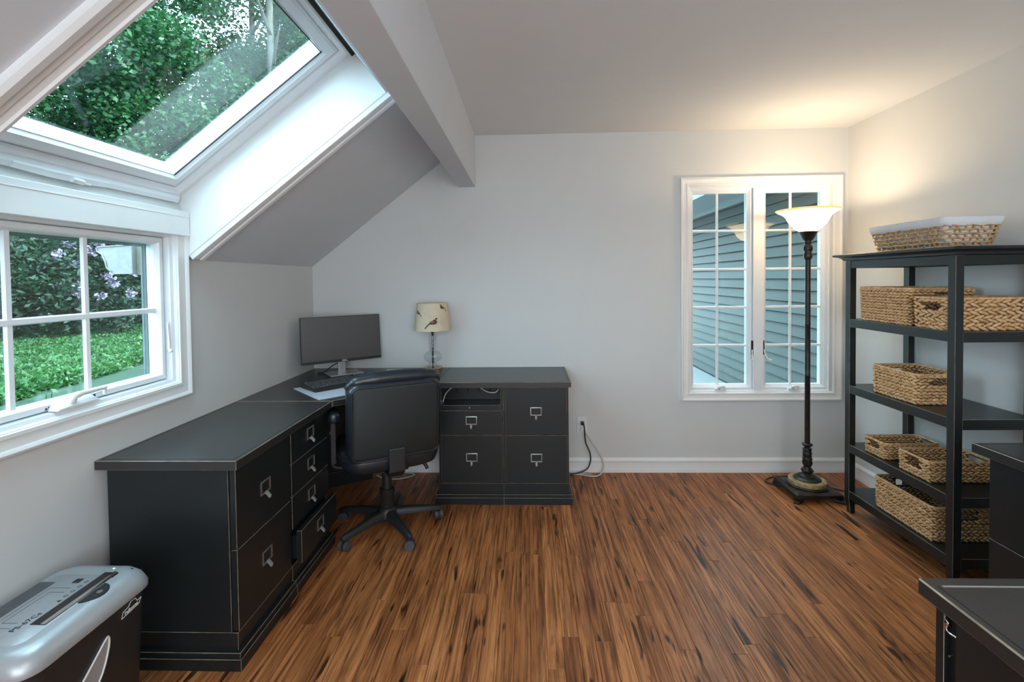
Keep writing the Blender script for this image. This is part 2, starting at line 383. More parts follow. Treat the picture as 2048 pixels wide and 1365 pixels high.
while x < XR - 0.004:
    w = min(PW, XR - 0.004 - x); y = 0.30; first = True
    while y < D - 0.01:
        L = prng.uniform(0.55, 1.75) * (prng.uniform(0.3, 1.0) if first else 1); first = False
        if D - (y + L) < 0.3: L = D - y
        ob = bpy.data.objects.new('plank', plank_mesh(L, w)); COL.objects.link(ob); ob.location = (x + w / 2, y + L / 2, 0); ob.parent = floor
        y += L
    x += w; row += 1

# ------------------------------------------------------------------ walls, ceiling, beam
WY0, WY1, WZ0, WZ1 = 1.16, 2.13, 0.945, 1.62            # left window opening
RY0, RY1 = 1.105, 2.185                                   # skylight well
XT = 0.15
m = MB()
pf = [(XL, -0.02), (XL, ZS), (XL - XT, ZS + XT / M), (XL - XT, -0.02)]
ident = lambda u, v, w: (u, w, v)
m.prism(pf, ident, YREAR - 0.15, RY0); m.prism(pf, ident, RY1, D + 0.15)
m.box(XL - XT, XL, RY0, RY1, -0.02, WZ0); m.box(XL - XT, XL, RY0, WY0, WZ0, WZ1); m.box(XL - XT, XL, WY1, RY1, WZ0, WZ1)
a, b_ = SL(0.150, 0, 0.232), SL(0.150, 0, 0.33)
m.prism([(XL, WZ1), (XL, 1.728), (a[0], a[2]), (b_[0], b_[2]), (XL - XT, 1.80), (XL - XT, WZ1)], ident, RY0, RY1)
wall_left = struct(m.build('wall_left', 'wall'), 'pale grey painted knee wall under the slope', 'wall')

BX0, BX1, BZ0, BZ1 = 1.150, 2.136, 0.580, 2.048         # back window opening
m = MB(); xk = XL + (HC - ZS) / M
m.prism([(XL, -0.02), (BX0, -0.02), (BX0, HC), (xk, HC), (XL, ZS)], ident, D, D + 0.15)
m.prism([(BX0, -0.02), (BX1, -0.02), (BX1, BZ0), (BX0, BZ0)], ident, D, D + 0.15)
m.prism([(BX0, BZ1), (BX1, BZ1), (BX1, HC), (BX0, HC)], ident, D, D + 0.15)
m.prism([(BX1, -0.02), (XR + 0.15, -0.02), (XR + 0.15, HC), (BX1, HC)], ident, D, D + 0.15)
struct(m.build('wall_back', 'wall'), 'pale grey back wall with the double casement window', 'wall')
m = MB(); m.box(XR, XR + 0.15, YREAR - 0.15, D, -0.02, HC); struct(m.build('wall_right', 'wall'), 'pale grey wall behind the black bookcase', 'wall')
m = MB(); m.box(XL - 0.15, XR + 0.15, YREAR - 0.15, YREAR, -0.02, HC); struct(m.build('wall_rear', 'wall'))
m = MB(); m.box(xk - 0.03, XR + 0.15, YREAR - 0.15, D + 0.15, HC, HC + 0.22); struct(m.build('ceiling', 'ceiling'), 'flat painted ceiling above the floor lamp', 'ceiling')
STOP = 1.20
def slopebox(mb, s0, s1, y0, y1, o0, o1, mi=0):
    vs = [SL(s, y, o) for o in (o0, o1) for y in (y0, y1) for s in (s0, s1)]
    return mb.add(vs, [(0, 2, 3, 1), (4, 5, 7, 6), (0, 1, 5, 4), (2, 6, 7, 3), (0, 4, 6, 2), (1, 3, 7, 5)], mi)
m = MB(); send = (xk - XL) / CA
slopebox(m, 0, send, YREAR - 0.15, RY0, 0, 0.33); slopebox(m, 0, send, RY1, D + 0.15, 0, 0.33); slopebox(m, STOP, send, RY0, RY1, 0, 0.33)
struct(m.build('ceiling_slope', 'slope'), 'sloping grey ceiling running down to the knee wall', 'ceiling')
BMX0, BMX1, BMZ = -0.4852, -0.3665, 2.0707
m = MB(); m.box(BMX0, BMX1, YREAR, D, BMZ, HC + 0.01); struct(m.build('ceiling_beam', 'slope', bevel=0.002), 'boxed white beam running from the back wall overhead', 'beam')

# baseboards
def base_prof(): return [(0, 0), (0.016, 0), (0.016, 0.012), (0.013, 0.03), (0.012, 0.034), (0.012, 0.074), (0.016, 0.08), (0.015, 0.09), (0.008, 0.098), (0.006, 0.104), (0, 0.104)]
m = MB(); m.prism([(D - u, v) for u, v in base_prof()], lambda u, v, w: (w, u, v), XL, XR); struct(m.build('baseboard_back', 'trim', smooth=30))
m = MB(); m.prism([(XR - u, v) for u, v in base_prof()], lambda u, v, w: (u, w, v), YREAR, D); struct(m.build('baseboard_right', 'trim', smooth=30))
m = MB(); m.prism([(XL + u, v) for u, v in base_prof()], lambda u, v, w: (u, w, v), YREAR, D); struct(m.build('baseboard_left', 'trim', smooth=30))

# ------------------------------------------------------------------ left window
TX = lambda u, v, h: (XL + h, u, v)                       # (y, z, height off the wall)
CAS = [(0, 0), (0, 0.022), (0.008, 0.026), (0.016, 0.022), (0.020, 0.016), (0.050, 0.014), (0.054, 0.018), (0.066, 0.018), (0.070, 0.010), (0.070, 0)]
m = MB(); m.frame(1.105, 2.185, 0.893, 1.69, CAS, TX)
win1 = struct(m.build('window_1', 'trim', smooth=30), 'white three-pane-wide awning window in the knee wall', 'window')
m = MB(); m.frame(1.170, 2.120, 0.958, 1.63, [(0, 0.012), (0.006, 0.012), (0.010, 0.0), (0.022, -0.006), (0.024, -0.05), (0.034, -0.052), (0.034, -0.10), (0.0, -0.10)], TX); m.build('jamb', 'vinyl', win1, smooth=30)
m = MB(); m.frame(1.1605, 2.1295, 0.946, 1.6195, [(0.0, -0.101), (0.033, -0.101), (0.045, -0.104), (0.049, -0.112), (0.052, -0.113), (0.052, -0.120), (0, -0.120)], TX); m.build('outer_jamb', 'bluegrey', win1, smooth=30)
m = MB(); m.frame(1.200, 2.090, 0.985, 1.605, [(0, -0.07), (0, -0.032), (0.004, -0.028), (0.020, -0.028), (0.026, -0.036), (0.030, -0.055), (0.030, -0.07)], TX); m.build('sash', 'vinyl', win1, smooth=30)
GY = [1.228, 1.466, 1.735, 2.062]; GZ = [1.013, 1.288, 1.577]
for i in range(3):
    for j in range(2):
        m = MB(); m.box(XL - 0.062, XL - 0.058, GY[i] - 0.0005, GY[i + 1] + 0.0005, GZ[j], GZ[j + 1]); m.build('pane', 'glass', win1)
for yv in GY[1:3]:
    m = MB(); m.prism([(yv - 0.012, 0), (yv - 0.008, 0.010), (yv + 0.008, 0.010), (yv + 0.012, 0)], lambda u, v, w: (XL - 0.057 + v, u, w), GZ[0], GZ[2]); m.build('muntin', 'vinyl', win1, smooth=30)
m = MB(); m.prism([(GZ[1] - 0.012, 0), (GZ[1] - 0.008, 0.012), (GZ[1] + 0.008, 0.012), (GZ[1] + 0.012, 0)], lambda u, v, w: (XL - 0.057 + v, w, u), GY[0], GY[3]); m.build('muntin', 'vinyl', win1, smooth=30)
m = MB()   # crank housing on the sill
rg = []
for k, (yy, wz) in enumerate(((1.555, 0.004), (1.565, 0.020), (1.60, 0.028), (1.70, 0.026), (1.715, 0.010))):
    rg.append([(XL - 0.026, yy, 0.983), (XL - 0.026, yy, 0.983 + wz), (XL - 0.008, yy, 0.983 + wz * 0.9), (XL + 0.008, yy, 0.983 + wz * 0.25), (XL + 0.008, yy, 0.983)])
m.loft(rg); ch = m.build('crank_housing', 'white', win1, smooth=40)
m = MB(); m.tube([(XL - 0.004, 1.618, 1.000), (XL + 0.004, 1.622, 1.020), (XL + 0.008, 1.66, 1.024), (XL + 0.008, 1.74, 1.024)], [0.012, 0.011, 0.008, 0.007], 10, smooth=4); m.cyl((XL + 0.008, 1.735, 1.026), (XL + 0.008, 1.735, 1.000), 0.006, 10); m.build('crank_handle', 'white', ch, smooth=50)
m = MB(); m.box(XL - 0.02, XL - 0.012, 2.088, 2.098, 1.11, 1.235); lk = m.build('lock_plate', 'white', win1, bevel=0.002)
m = MB(); m.tube([(XL - 0.014, 2.086, 1.225), (XL - 0.008, 2.084, 1.16), (XL - 0.004, 2.080, 1.120), (XL + 0.006, 2.078, 1.105)], [0.004, 0.005, 0.006, 0.008], 8, smooth=4); m.build('lock_lever', 'white', lk, smooth=50)
m = MB(); m.box(XL - 0.0282, XL - 0.0270, 1.625, 1.735, 0.990, 1.001); lb = m.build('warning_sticker', 'ink', win1)
text('WARNING', 0.0125, win1, 'ink', axes((XL - 0.0268, 1.588, 0.9945), (0, 1, 0), (0, 0, 1), (1, 0, 0)), 'warning_lettering', bold=0.0004)
m = MB(); m.add([(XL - 0.0268, 1.545, 0.990), (XL - 0.0268, 1.556, 0.990), (XL - 0.0268, 1.5505, 0.999)], [(0, 1, 2)]); m.build('warning_triangle', 'ink', win1)
m = MB(); m.box(XL, XL + 0.034, 1.095, 2.178, 1.617, 1.728); hd = struct(m.build('trim_1', 'trim', bevel=0.002), 'deep white header board between window and skylight', 'trim')
m = MB(); m.box(XL + 0.0335, XL + 0.0355, 1.095, 2.178, 1.702, 1.704); m.build('joint_line', 'vinyl', hd)

# ------------------------------------------------------------------ skylight
TS = lambda u, v, h: SL(u, v, h)
S0, S1 = 0.150, STOP
m = MB(); m.frame(S0, S1, RY0, RY1, [(0, 0.33), (0, 0.232), (0.030, 0.232), (0.034, 0.236), (0.040, 0.252), (0.047, 0.254), (0.047, 0.33)], TS)
win3 = struct(m.build('window_3', 'vinyl', smooth=30), 'large roof skylight in the slope above the window', 'skylight')
m = MB(); m.frame(S0 + 0.049, S1 - 0.049, RY0 + 0.049, RY1 - 0.049, [(0, 0.33), (0, 0.262), (0.006, 0.252), (0.013, 0.250), (0.016, 0.246), (0.050, 0.244), (0.056, 0.262), (0.060, 0.262), (0.060, 0.33)], TS)
m.build('sash', 'vinyl', win3, smooth=30)
m = MB(); slopebox(m, S0 + 0.105, S1 - 0.105, RY0 + 0.105, RY1 - 0.105, 0.298, 0.303); m.build('pane', 'skyglass', win3)
m = MB(); slopebox(m, S0 + 0.109, S1 - 0.109, RY1 - 0.1135, RY1 - 0.1105, 0.255, 0.2605); slopebox(m, S1 - 0.114, S1 - 0.110, RY0 + 0.11, RY1 - 0.11, 0.255, 0.2605); m.build('gasket', 'gap', win3)
m = MB(); slopebox(m, S1 - 0.020, S1 - 0.003, RY0, RY1, 0.222, 0.2325); m.build('shadow_gap_strip', 'gap', win3)  # black strip painting the shadow between top frame and reveal
m = MB(); m.prism([(S0 + 0.002, 0.231), (S0 + 0.030, 0.231), (S0 + 0.030, 0.218), (S0 + 0.022, 0.208), (S0 + 0.004, 0.204)], lambda u, v, w: SL(u, w, v), RY0 + 0.03, RY1 - 0.03); bar = m.build('vent_bar', 'vinyl', win3, smooth=30)
m = MB(); rg = []
for yy, k in ((1.44, 0.0), (1.50, 0.5), (1.56, 0.95), (1.62, 1.0), (1.68, 0.95), (1.73, 0.5), (1.78, 0.0)):
    rg.append([SL(S0 + 0.004, yy, 0.206), SL(S0 + 0.026, yy, 0.212), SL(S0 + 0.024 + 0.002 * k, yy, 0.205 - 0.006 * k), SL(S0 + 0.005 - 0.003 * k, yy, 0.202 - 0.007 * k)])
m.loft(rg); m.build('vent_handle', 'vinyl', bar, smooth=40)
m = MB(); m.cyl(SL(S0 + 0.018, 1.625, 0.19), SL(S0 + 0.018, 1.665, 0.186), 0.010, 14); m.box(-0.004, 0.004, -0.012, 0.02, -0.003, 0.003, mat=Matrix.Translation(SL(S0 + 0.018, 1.67, 0.182))); m.build('operator_socket', 'white', bar, smooth=40)
for s_, r_ in ((S0 + 0.14, 0.007), (S1 - 0.13, 0.004)):
    m = MB(); c0 = Vector(SL(s_, RY1 - 0.030, 0.2475)); nn = Vector((SA, 0, -CA)); m.cyl(tuple(c0 - nn * 0.004), tuple(c0 + nn * 0.002), r_, 14); sc_ = m.build('screw_ring', 'vinyl', win3)
    m = MB(); m.cyl(tuple(c0), tuple(c0 + nn * 0.0035), r_ * 0.62, 12); m.build('screw_hole', 'gap', sc_)
# well mouldings on the slope
def slope_trim(name, y0, y1, ya, yb, label):
    mm = MB(); sg = 1 if y1 > y0 else -1; w = abs(y1 - y0)
    prof = [(0, 0), (0, -0.022), (0.010, -0.024), (0.014, -0.018), (0.030, -0.014), (0.034, -0.018), (0.052, -0.018), (0.056, -0.024), (0.074, -0.026), (w, -0.018), (w, 0)]
    mm.prism([(y0 + sg * t, o) for t, o in prof], lambda u, v, w_: SL(w_, u, v), 0.03, 1.40)
    return struct(mm.build(name, 'trim', smooth=30), label, 'trim')
slope_trim('trim_2', RY1, RY1 + 0.085, 0, 1, 'white moulding along the far side of the skylight well')
slope_trim('trim_3', RY0, RY0 - 0.085, 0, 1, 'white moulding along the near side of the skylight well')
m = MB(); slopebox(m, 0.005, STOP - 0.001, RY1 - 0.003, RY1 + 0.001, 0.001, 0.232); struct(m.build('trim_4', 'trim'), 'bright white reveal on the far side of the skylight', 'trim')
m = MB(); slopebox(m, 0.005, STOP - 0.001, RY0 - 0.001, RY0 + 0.003, 0.001, 0.232); struct(m.build('trim_5', 'trim'), 'white reveal on the near side of the skylight', 'trim')

# ------------------------------------------------------------------ back window
TY = lambda u, v, h: (u, D - h, v)
m = MB(); m.frame(1.090, 2.2103, 0.521, 2.1067, [(0, 0), (0, 0.024), (0.008, 0.026), (0.014, 0.020), (0.020, 0.016), (0.040, 0.013), (0.044, 0.017), (0.052, 0.017), (0.057, 0.012), (0.057, 0)], TY)
win2 = struct(m.build('window_2', 'trim', smooth=30), 'white double casement window with grilles on the back wall', 'window')
m = MB(); m.frame(BX0, BX1, BZ0, BZ1, [(0, 0), (0.006, 0), (0.008, -0.012), (0.016, -0.014), (0.018, -0.10), (0, -0.10)], TY)
m.box(1.606, 1.674, D + 0.002, D + 0.10, BZ0 + 0.016, BZ1 - 0.016); m.build('jamb', 'vinyl', win2, smooth=30)
for (u0, u1, vm, lx) in ((1.160, 1.604, 1.366, 1.600), (1.676, 2.126, 1.884, 1.680)):
    m = MB(); m.frame(u0, u1, BZ0 + 0.014, BZ1 - 0.014, [(0, -0.075), (0, -0.024), (0.004, -0.020), (0.012, -0.020), (0.022, -0.032), (0.032, -0.040), (0.032, -0.075)], TY)
    sash = m.build('sash', 'vinyl', win2, smooth=30)
    gx = [u0 + 0.0325, vm, u1 - 0.0325]; gz = [BZ0 + 0.0465, 0.908, 1.183, 1.457, 1.733, BZ1 - 0.0465]
    for i in range(2):
        for j in range(5):
            mm = MB(); mm.box(gx[i], gx[i + 1], D + 0.050, D + 0.054, gz[j], gz[j + 1]); mm.build('pane', 'glass', win2)
    m = MB(); m.prism([(vm - 0.009, 0), (vm - 0.006, 0.010), (vm + 0.006, 0.010), (vm + 0.009, 0)], lambda u, v, w: (u, D + 0.0495 - v, w), gz[0], gz[-1]); m.build('muntin', 'vinyl', win2, smooth=30)
    for z_ in gz[1:-1]:
        m = MB(); m.prism([(z_ - 0.009, 0), (z_ - 0.006, 0.011), (z_ + 0.006, 0.011), (z_ + 0.009, 0)], lambda u, v, w: (w, D + 0.0495 - v, u), gx[0], gx[2]); m.build('muntin', 'vinyl', win2, smooth=30)
    cx = vm
    m = MB(); m.box(cx - 0.035, cx + 0.045, D - 0.004, D + 0.018, BZ0 + 0.006, BZ0 + 0.026); ck = m.build('crank_housing', 'white', win2, bevel=0.004, seg=2)
    m = MB(); m.tube([(cx, D - 0.004, BZ0 + 0.02), (cx - 0.012, D - 0.016, BZ0 + 0.036), (cx + 0.02, D - 0.018, BZ0 + 0.040), (cx + 0.026, D - 0.018, BZ0 + 0.018)], [0.009, 0.010, 0.010, 0.008], 10, smooth=4); m.build('crank_handle', 'white', ck, smooth=50)
    sg = -1 if lx < 1.64 else 1
    m = MB(); m.box(lx - 0.004, lx + 0.004, D + 0.004, D + 0.016, 0.845, 0.945); lp = m.build('latch_slot', 'gap', win2)
    m = MB(); m.tube([(lx + 0.002 * sg, D + 0.004, 0.88), (lx + 0.006 * sg, D - 0.004, 0.85), (lx + (0.006 if sg < 0 else 0.022) * sg, D - 0.012, 0.818), (lx + (0.012 if sg < 0 else 0.042) * sg, D - 0.016, 0.808)], [0.004, 0.004, 0.005, 0.008], 8, smooth=4); m.build('latch_lever', 'white', lp, smooth=50)

# ------------------------------------------------------------------ black cabinets
ZT = 0.768
def holder_mesh():
    m = MB(); m.frame(-0.036, 0.036, -0.027, 0.027, [(0, 0), (0, 0.003), (0.0012, 0.004), (0.0054, 0.004), (0.0066, 0.003), (0.0066, 0)], lambda u, v, h: (u, -h, v))
    return m.mesh('label_holder', ['pewter'], 40)
def pull_mesh():
    m = MB(); m.loft([[(-0.0055, 0, -0.020), (0.0055, 0, -0.020), (0.0060, 0, -0.030), (-0.0060, 0, -0.030)], [(-0.0060, -0.008, -0.022), (0.0060, -0.008, -0.022), (0.0068, -0.008, -0.034), (-0.0068, -0.008, -0.034)],
              [(-0.0062, -0.016, -0.032), (0.0062, -0.016, -0.032), (0.0062, -0.015, -0.044), (-0.0062, -0.015, -0.044)], [(-0.0050, -0.022, -0.038), (0.0050, -0.022, -0.038), (0.0050, -0.020, -0.047), (-0.0050, -0.020, -0.047)]]); return m.mesh('pull_tab', ['pewterlight'], 40)
HOLD, PULL = holder_mesh(), pull_mesh()
def put(name, me, parent, loc):
    o = bpy.data.objects.new(name, me); COL.objects.link(o); o.parent = parent; o.location = loc; return o
def drawer(par, x0, x1, z0, z1, out=0.0, handle=True, hz=None):
    m = MB(); m.box(x0, x1, -out, 0.022 - out, z0, z1); d = m.build('drawer', 'black', par, bevel=0.0010, worn=True)
    if out > 0.01:
        m = MB(); m.box(x0 + 0.012, x1 - 0.012, 0.022 - out, 0.022, z0 + 0.012, z1 - 0.03); m.build('drawer_box', 'black', d)
    if handle:
        zc = hz if hz is not None else (z0 + z1) / 2 + 0.006
        h = put('label_holder', HOLD, d, ((x0 + x1) / 2, -out, zc)); put('pull_tab', PULL, d, ((x0 + x1) / 2, -out, zc))
    return d
def cab_body(par, W, dep, endL, endR, top=0.733):
    m = MB(); m.box(0, W, 0.024, dep, 0.129, top); m.build('body', 'black', par, bevel=0.0009, worn=True)
    m = MB(); m.box(0.0005, W - 0.0005, 0.001, dep, 0.064, 0.128); m.build('base_rail', 'black', par, bevel=0.0009, worn=True)
    m = MB(); m.box(-endL * 0.7, W + endR * 0.7, -0.014, dep, 0.044, 0.0635); m.build('base_cap', 'black', par, bevel=0.0010, worn=True)
    m = MB(); m.box(-endL, W + endR, -0.020, dep, 0.0, 0.0438); m.build('plinth', 'black', par, bevel=0.0010, worn=True)

# left run, fronts face into the room
FX = -1.0666; R90 = math.radians(90)
c1 = thing('file_cabinet', 'black two-drawer file cabinet standing beside the paper shredder', 'cabinet', (FX, 1.707, 0), R90)
cab_body(c1, 0.410, 0.472, 0.020, 0.0)
drawer(c1, 0.006, 0.404, 0.434, 0.728, hz=0.582); drawer(c1, 0.006, 0.404, 0.132, 0.430, hz=0.300)
c2 = thing('drawer_cabinet', 'black four-drawer cabinet under the window desktop with bottom drawer ajar', 'cabinet', (FX, 2.1175, 0), R90)
cab_body(c2, 0.410, 0.472, 0.0, 0.018)
for z0, z1, out in ((0.588, 0.728, 0), (0.440, 0.585, 0), (0.290, 0.437, 0), (0.140, 0.286, 0.040)): drawer(c2, 0.008, 0.404, z0, z1, out, hz=(z0 + z1) / 2 + 0.012)
# back run
BY = 3.009
c3 = thing('drawer_cabinet', 'black cabinet with an open cubby and slim tray beside the office chair', 'cabinet', (-0.571, BY, 0), 0)
m = MB(); m.box(0, 0.41, 0.024, 0.474, 0.129, 0.586); m.box(0, 0.018, 0.024, 0.474, 0.586, 0.733); m.box(0.392, 0.41, 0.024, 0.474, 0.586, 0.733); m.box(0.018, 0.392, 0.15, 0.474, 0.622, 0.733); m.box(0.018, 0.392, 0.024, 0.15, 0.729, 0.733)
m.build('body', 'black', c3, bevel=0.0009, worn=True)
m = MB(); m.box(0.0005, 0.4095, 0.001, 0.474, 0.064, 0.128); m.build('base_rail', 'black', c3, bevel=0.0009, worn=True)
m = MB(); m.box(-0.014, 0.41, -0.014, 0.474, 0.044, 0.0635); m.build('base_cap', 'black', c3, bevel=0.0010, worn=True)
m = MB(); m.box(-0.020, 0.41, -0.020, 0.474, 0, 0.0438); m.build('plinth', 'black', c3, bevel=0.0010, worn=True)
m = MB(); m.box(0.019, 0.391, 0.0, 0.26, 0.5885, 0.6205); tr = m.build('tray', 'black', c3, bevel=0.0009, worn=True)
m = MB(); m.lathe([(0.0, 0), (0.004, 0.001), (0.006, 0.006), (0.004, 0.010), (0.0, 0.011)], 12); k = m.build('knob', 'chrome', tr, smooth=True); k.rotation_euler = (R90, 0, 0); k.location = (0.20, 0.0, 0.605)
for i in range(4):
    m = MB(); xx = 0.095 + i * 0.072; m.box(xx, xx + 0.010, 0.146, 0.1505, 0.668, 0.724); m.build('divider_slot', 'gap', c3)
drawer(c3, 0.018, 0.402, 0.436, 0.585, hz=0.524); drawer(c3, 0.018, 0.402, 0.132, 0.432, hz=0.292)
c4 = thing('file_cabinet', 'black two-drawer file cabinet beside the wall outlet', 'cabinet', (-0.1605, BY, 0), 0)
cab_body(c4, 0.408, 0.474, 0.0, 0.020)
drawer(c4, 0.012, 0.396, 0.434, 0.728, hz=0.580); drawer(c4, 0.012, 0.396, 0.132, 0.430, hz=0.288)

# desktops
def desktop(name, label, x0, x1, y0, y1, edges, z=ZT, th=0.034, cat='desktop'):
    t = thing(name, label, cat, (x0, y0, z - th)); W, L = x1 - x0, y1 - y0
    m = MB(); m.box(0, W, 0, L, 0, th); m.build('slab', 'blacktop', t, bevel=0.0015, worn=True, seg=1)
    for e in edges:
        m = MB(); q = 0.014; g = 0.0026
        if e == 'w': m.box(q, q + g, q, L - q, th - 0.001, th + 0.0003)
        if e == 'e': m.box(W - q - g, W - q, q, L - q, th - 0.001, th + 0.0003)
        if e == 's': m.box(q, W - q, q, q + g, th - 0.001, th + 0.0003)
        if e == 'n': m.box(q, W - q, L - q - g, L - q, th - 0.001, th + 0.0003)
        m.build('edge_groove', 'gap', t)
    return t
desktop('desktop', 'black desktop slab over the drawer cabinets below the left window', XL + 0.003, -1.0466, 1.687, 2.538, 'wes')
desktop('desktop', 'black desktop slab on the back wall beside the table lamp', -0.588, 0.262, 2.9888, D - 0.003, 'wens')
cd = thing('corner_desk', 'black corner desk with an angled front holding the monitor', 'desk', (XL + 0.003, 2.541, 0))
poly = [(0.0, 0.0), (0.5204, 0.0), (0.5204, 0.012), (0.967, 0.448), (0.976, 0.448), (0.976, 0.968), (0.0, 0.968)]
m = MB(); m.prism(poly, lambda u, v, w: (u, v, w), ZT - 0.034, ZT); m.build('top', 'blacktop', cd, bevel=0.0015, worn=True)
m = MB(); dx, dy = 0.4466, 0.436; L_ = math.hypot(dx, dy); m.box(0.13, L_ - 0.02, 0.02, 0.04, 0.655, 0.7335, mat=Matrix.Translation((0.5204, 0.012, 0)) @ Matrix.Rotation(math.atan2(dy, dx), 4, 'Z')); m.build('apron', 'black', cd, bevel=0.0009, worn=True)
m = MB(); m.box(0, 0.47, -0.01, 0.01, 0.10, 0.733, mat=Matrix.Translation((0.045, 0.60, 0)) @ Matrix.Rotation(math.radians(32), 4, 'Z')); m.build('back_panel', 'black', cd)
m = MB(); m.box(0, 0.475, -0.014, 0.014, 0.0, 0.10, mat=Matrix.Translation((0.045, 0.60, 0)) @ Matrix.Rotation(math.radians(32), 4, 'Z')); m.build('panel_plinth', 'black', cd, bevel=0.001, worn=True)

# right-hand cabinets
c5 = thing('file_cabinet', 'black two-drawer cabinet partly hidden at the right beside the bookcase', 'cabinet', (1.686, 1.828, 0), -R90)
cab_body(c5, 0.80, 0.50, 0.018, 0.018)
for x0, x1 in ((0.006, 0.398), (0.402, 0.794)):
    drawer(c5, x0, x1, 0.436, 0.728, hz=0.582); drawer(c5, x0, x1, 0.132, 0.432, hz=0.300)
desktop('desktop', 'black desktop slab jutting in front of the bookcase baskets', 1.665, 2.20, 1.00, 1.873, 'wens')
c6 = thing('storage_cabinet', 'black cabinet in the lower right corner with a chrome hook on its side', 'cabinet', (0.835, 0.30, 0))
m = MB(); m.box(0.012, 0.58, 0.0, 0.715, 0.06, 0.7335); m.build('body', 'black', c6, bevel=0.0009, worn=True)
for y0 in (0.695, 0.0):
    m = MB(); m.box(0.0, 0.012, y0, y0 + 0.02, 0.06, 0.7335); m.build('corner_stile', 'black', c6, bevel=0.0009, worn=True)
m = MB(); m.box(0.0, 0.012, 0.020, 0.668, 0.09, 0.7335); m.build('door_panel', 'black', c6, bevel=0.0010)
m = MB(); m.box(0.004, 0.58, 0.01, 0.705, 0.0, 0.06); m.build('plinth', 'black', c6, bevel=0.0009, worn=True)
m = MB(); m.tube([(0.002, 0.688, 0.720), (-0.006, 0.684, 0.716), (-0.008, 0.676, 0.712), (-0.007, 0.682, 0.698), (-0.005, 0.676, 0.692), (-0.002, 0.664, 0.692)], 0.0022, 8, smooth=5); m.build('hook', 'chrome', c6, smooth=True)
m = MB(); m.cyl((0.002, 0.681, 0.706), (-0.0075, 0.681, 0.706), 0.003, 12); m.build('hook_screw', 'chrome', c6, smooth=40)
m = MB(); m.cyl((0.006, 0.682, 0.640), (0.0, 0.682, 0.640), 0.0022, 12); m.build('screw', 'chrome', c6)
t = thing('desktop', 'greyish black top in the lower right corner with a pale inlaid line', 'desktop', (0.813, 0.28, ZT - 0.034))
m = MB(); m.box(0, 0.62, 0, 0.755, 0, 0.034); m.build('slab', 'blacktop', t, bevel=0.003, worn=True)
m = MB(); m.box(0.026, 0.594, 0.722, 0.7265, 0.033, 0.0346); m.build('inlay', 'alum', t)
m = MB(); m.box(0.016, 0.0185, 0.02, 0.725, 0.033, 0.0343); m.build('edge_groove', 'gap', t)

# ------------------------------------------------------------------ office chair
ch = thing('office_chair', 'black leather swivel chair on five castors at the corner desk', 'chair', (-0.812, 2.716, 0), math.radians(28))
def ring_xy(w, d, r, z, n=5, cy=0.0): return [(x_, y_ + cy, z) for x_, y_ in rrect(w, d, r, n)]
m = MB(); m.loft([ring_xy(0.40, 0.40, 0.08, 0.392, 5, 0.02), ring_xy(0.49, 0.48, 0.10, 0.412, 5, 0.02), ring_xy(0.52, 0.50, 0.11, 0.442, 5, 0.02), ring_xy(0.52, 0.50, 0.11, 0.474, 5, 0.02), ring_xy(0.49, 0.47, 0.10, 0.502, 5, 0.02), ring_xy(0.40, 0.38, 0.08, 0.514, 5, 0.02)]); seat = m.build('seat', 'leather', ch, smooth=True)
m = MB(); m.tube([(x_, y_ + 0.02, 0.476) for x_, y_ in rrect(0.522, 0.502, 0.11, 5)], 0.005, 6, closed=True); m.build('seat_piping', 'leather', seat, smooth=True)
TB = Matrix.Translation((0, -0.215, 0.688)) @ Matrix.Rotation(math.radians(6), 4, 'X')
def ring_xz(w, h, r, y, n=6, cz=0.0, bulge=0.0): return [tuple(TB @ Vector((x_, y - bulge * (x_ / 0.25) ** 2 * 0, z_ + cz))) for x_, z_ in rrect(w, h, r, n)]
m = MB(); m.loft([ring_xz(0.44, 0.38, 0.035, -0.060), ring_xz(0.470, 0.405, 0.045, -0.050), ring_xz(0.485, 0.42, 0.055, -0.020), ring_xz(0.485, 0.42, 0.055, 0.020), ring_xz(0.45, 0.39, 0.07, 0.052), ring_xz(0.34, 0.28, 0.06, 0.066)]); back = m.build('backrest', 'leather', ch, smooth=True)
m = MB(); m.loft([ring_xz(0.430, 0.370, 0.026, -0.058), ring_xz(0.434, 0.374, 0.028, -0.066), ring_xz(0.420, 0.360, 0.024, -0.070)]); m.build('back_panel', 'fabric', back, smooth=40)
m = MB(); m.tube(ring_xz(0.442, 0.382, 0.030, -0.0635), 0.0042, 6, closed=True); m.build('back_piping', 'leather', back, smooth=True)
m = MB(); m.tube([tuple(TB @ Vector(p)) for p in ((-0.232, 0.0, 0.175), (-0.205, -0.008, 0.206), (-0.08, -0.012, 0.218), (0.08, -0.012, 0.218), (0.205, -0.008, 0.206), (0.232, 0.0, 0.175))], [0.020, 0.034, 0.038, 0.038, 0.034, 0.020], 14, smooth=5); m.build('head_roll', 'leather', back, smooth=True)
m = MB(); m.box(-0.042, 0.042, -0.282, -0.262, 0.418, 0.54); m.loft([[(-0.042, -0.282, 0.418), (0.042, -0.282, 0.418), (0.042, -0.262, 0.436), (-0.042, -0.262, 0.436)], [(-0.042, -0.235, 0.378), (0.042, -0.235, 0.378), (0.042, -0.228, 0.392), (-0.042, -0.228, 0.392)], [(-0.042, -0.08, 0.368), (0.042, -0.08, 0.368), (0.042, -0.08, 0.388), (-0.042, -0.08, 0.388)]]); m.build('back_bracket', 'plastic', ch, bevel=0.006, seg=2)
m = MB(); m.box(-0.10, 0.10, -0.11, 0.12, 0.352, 0.393); m.build('tilt_mechanism', 'plastic', ch, bevel=0.006, seg=2)
m = MB(); m.lathe([(0.027, 0.19), (0.027, 0.356)], 20); m.build('gas_lift', 'plastic', ch, smooth=40)
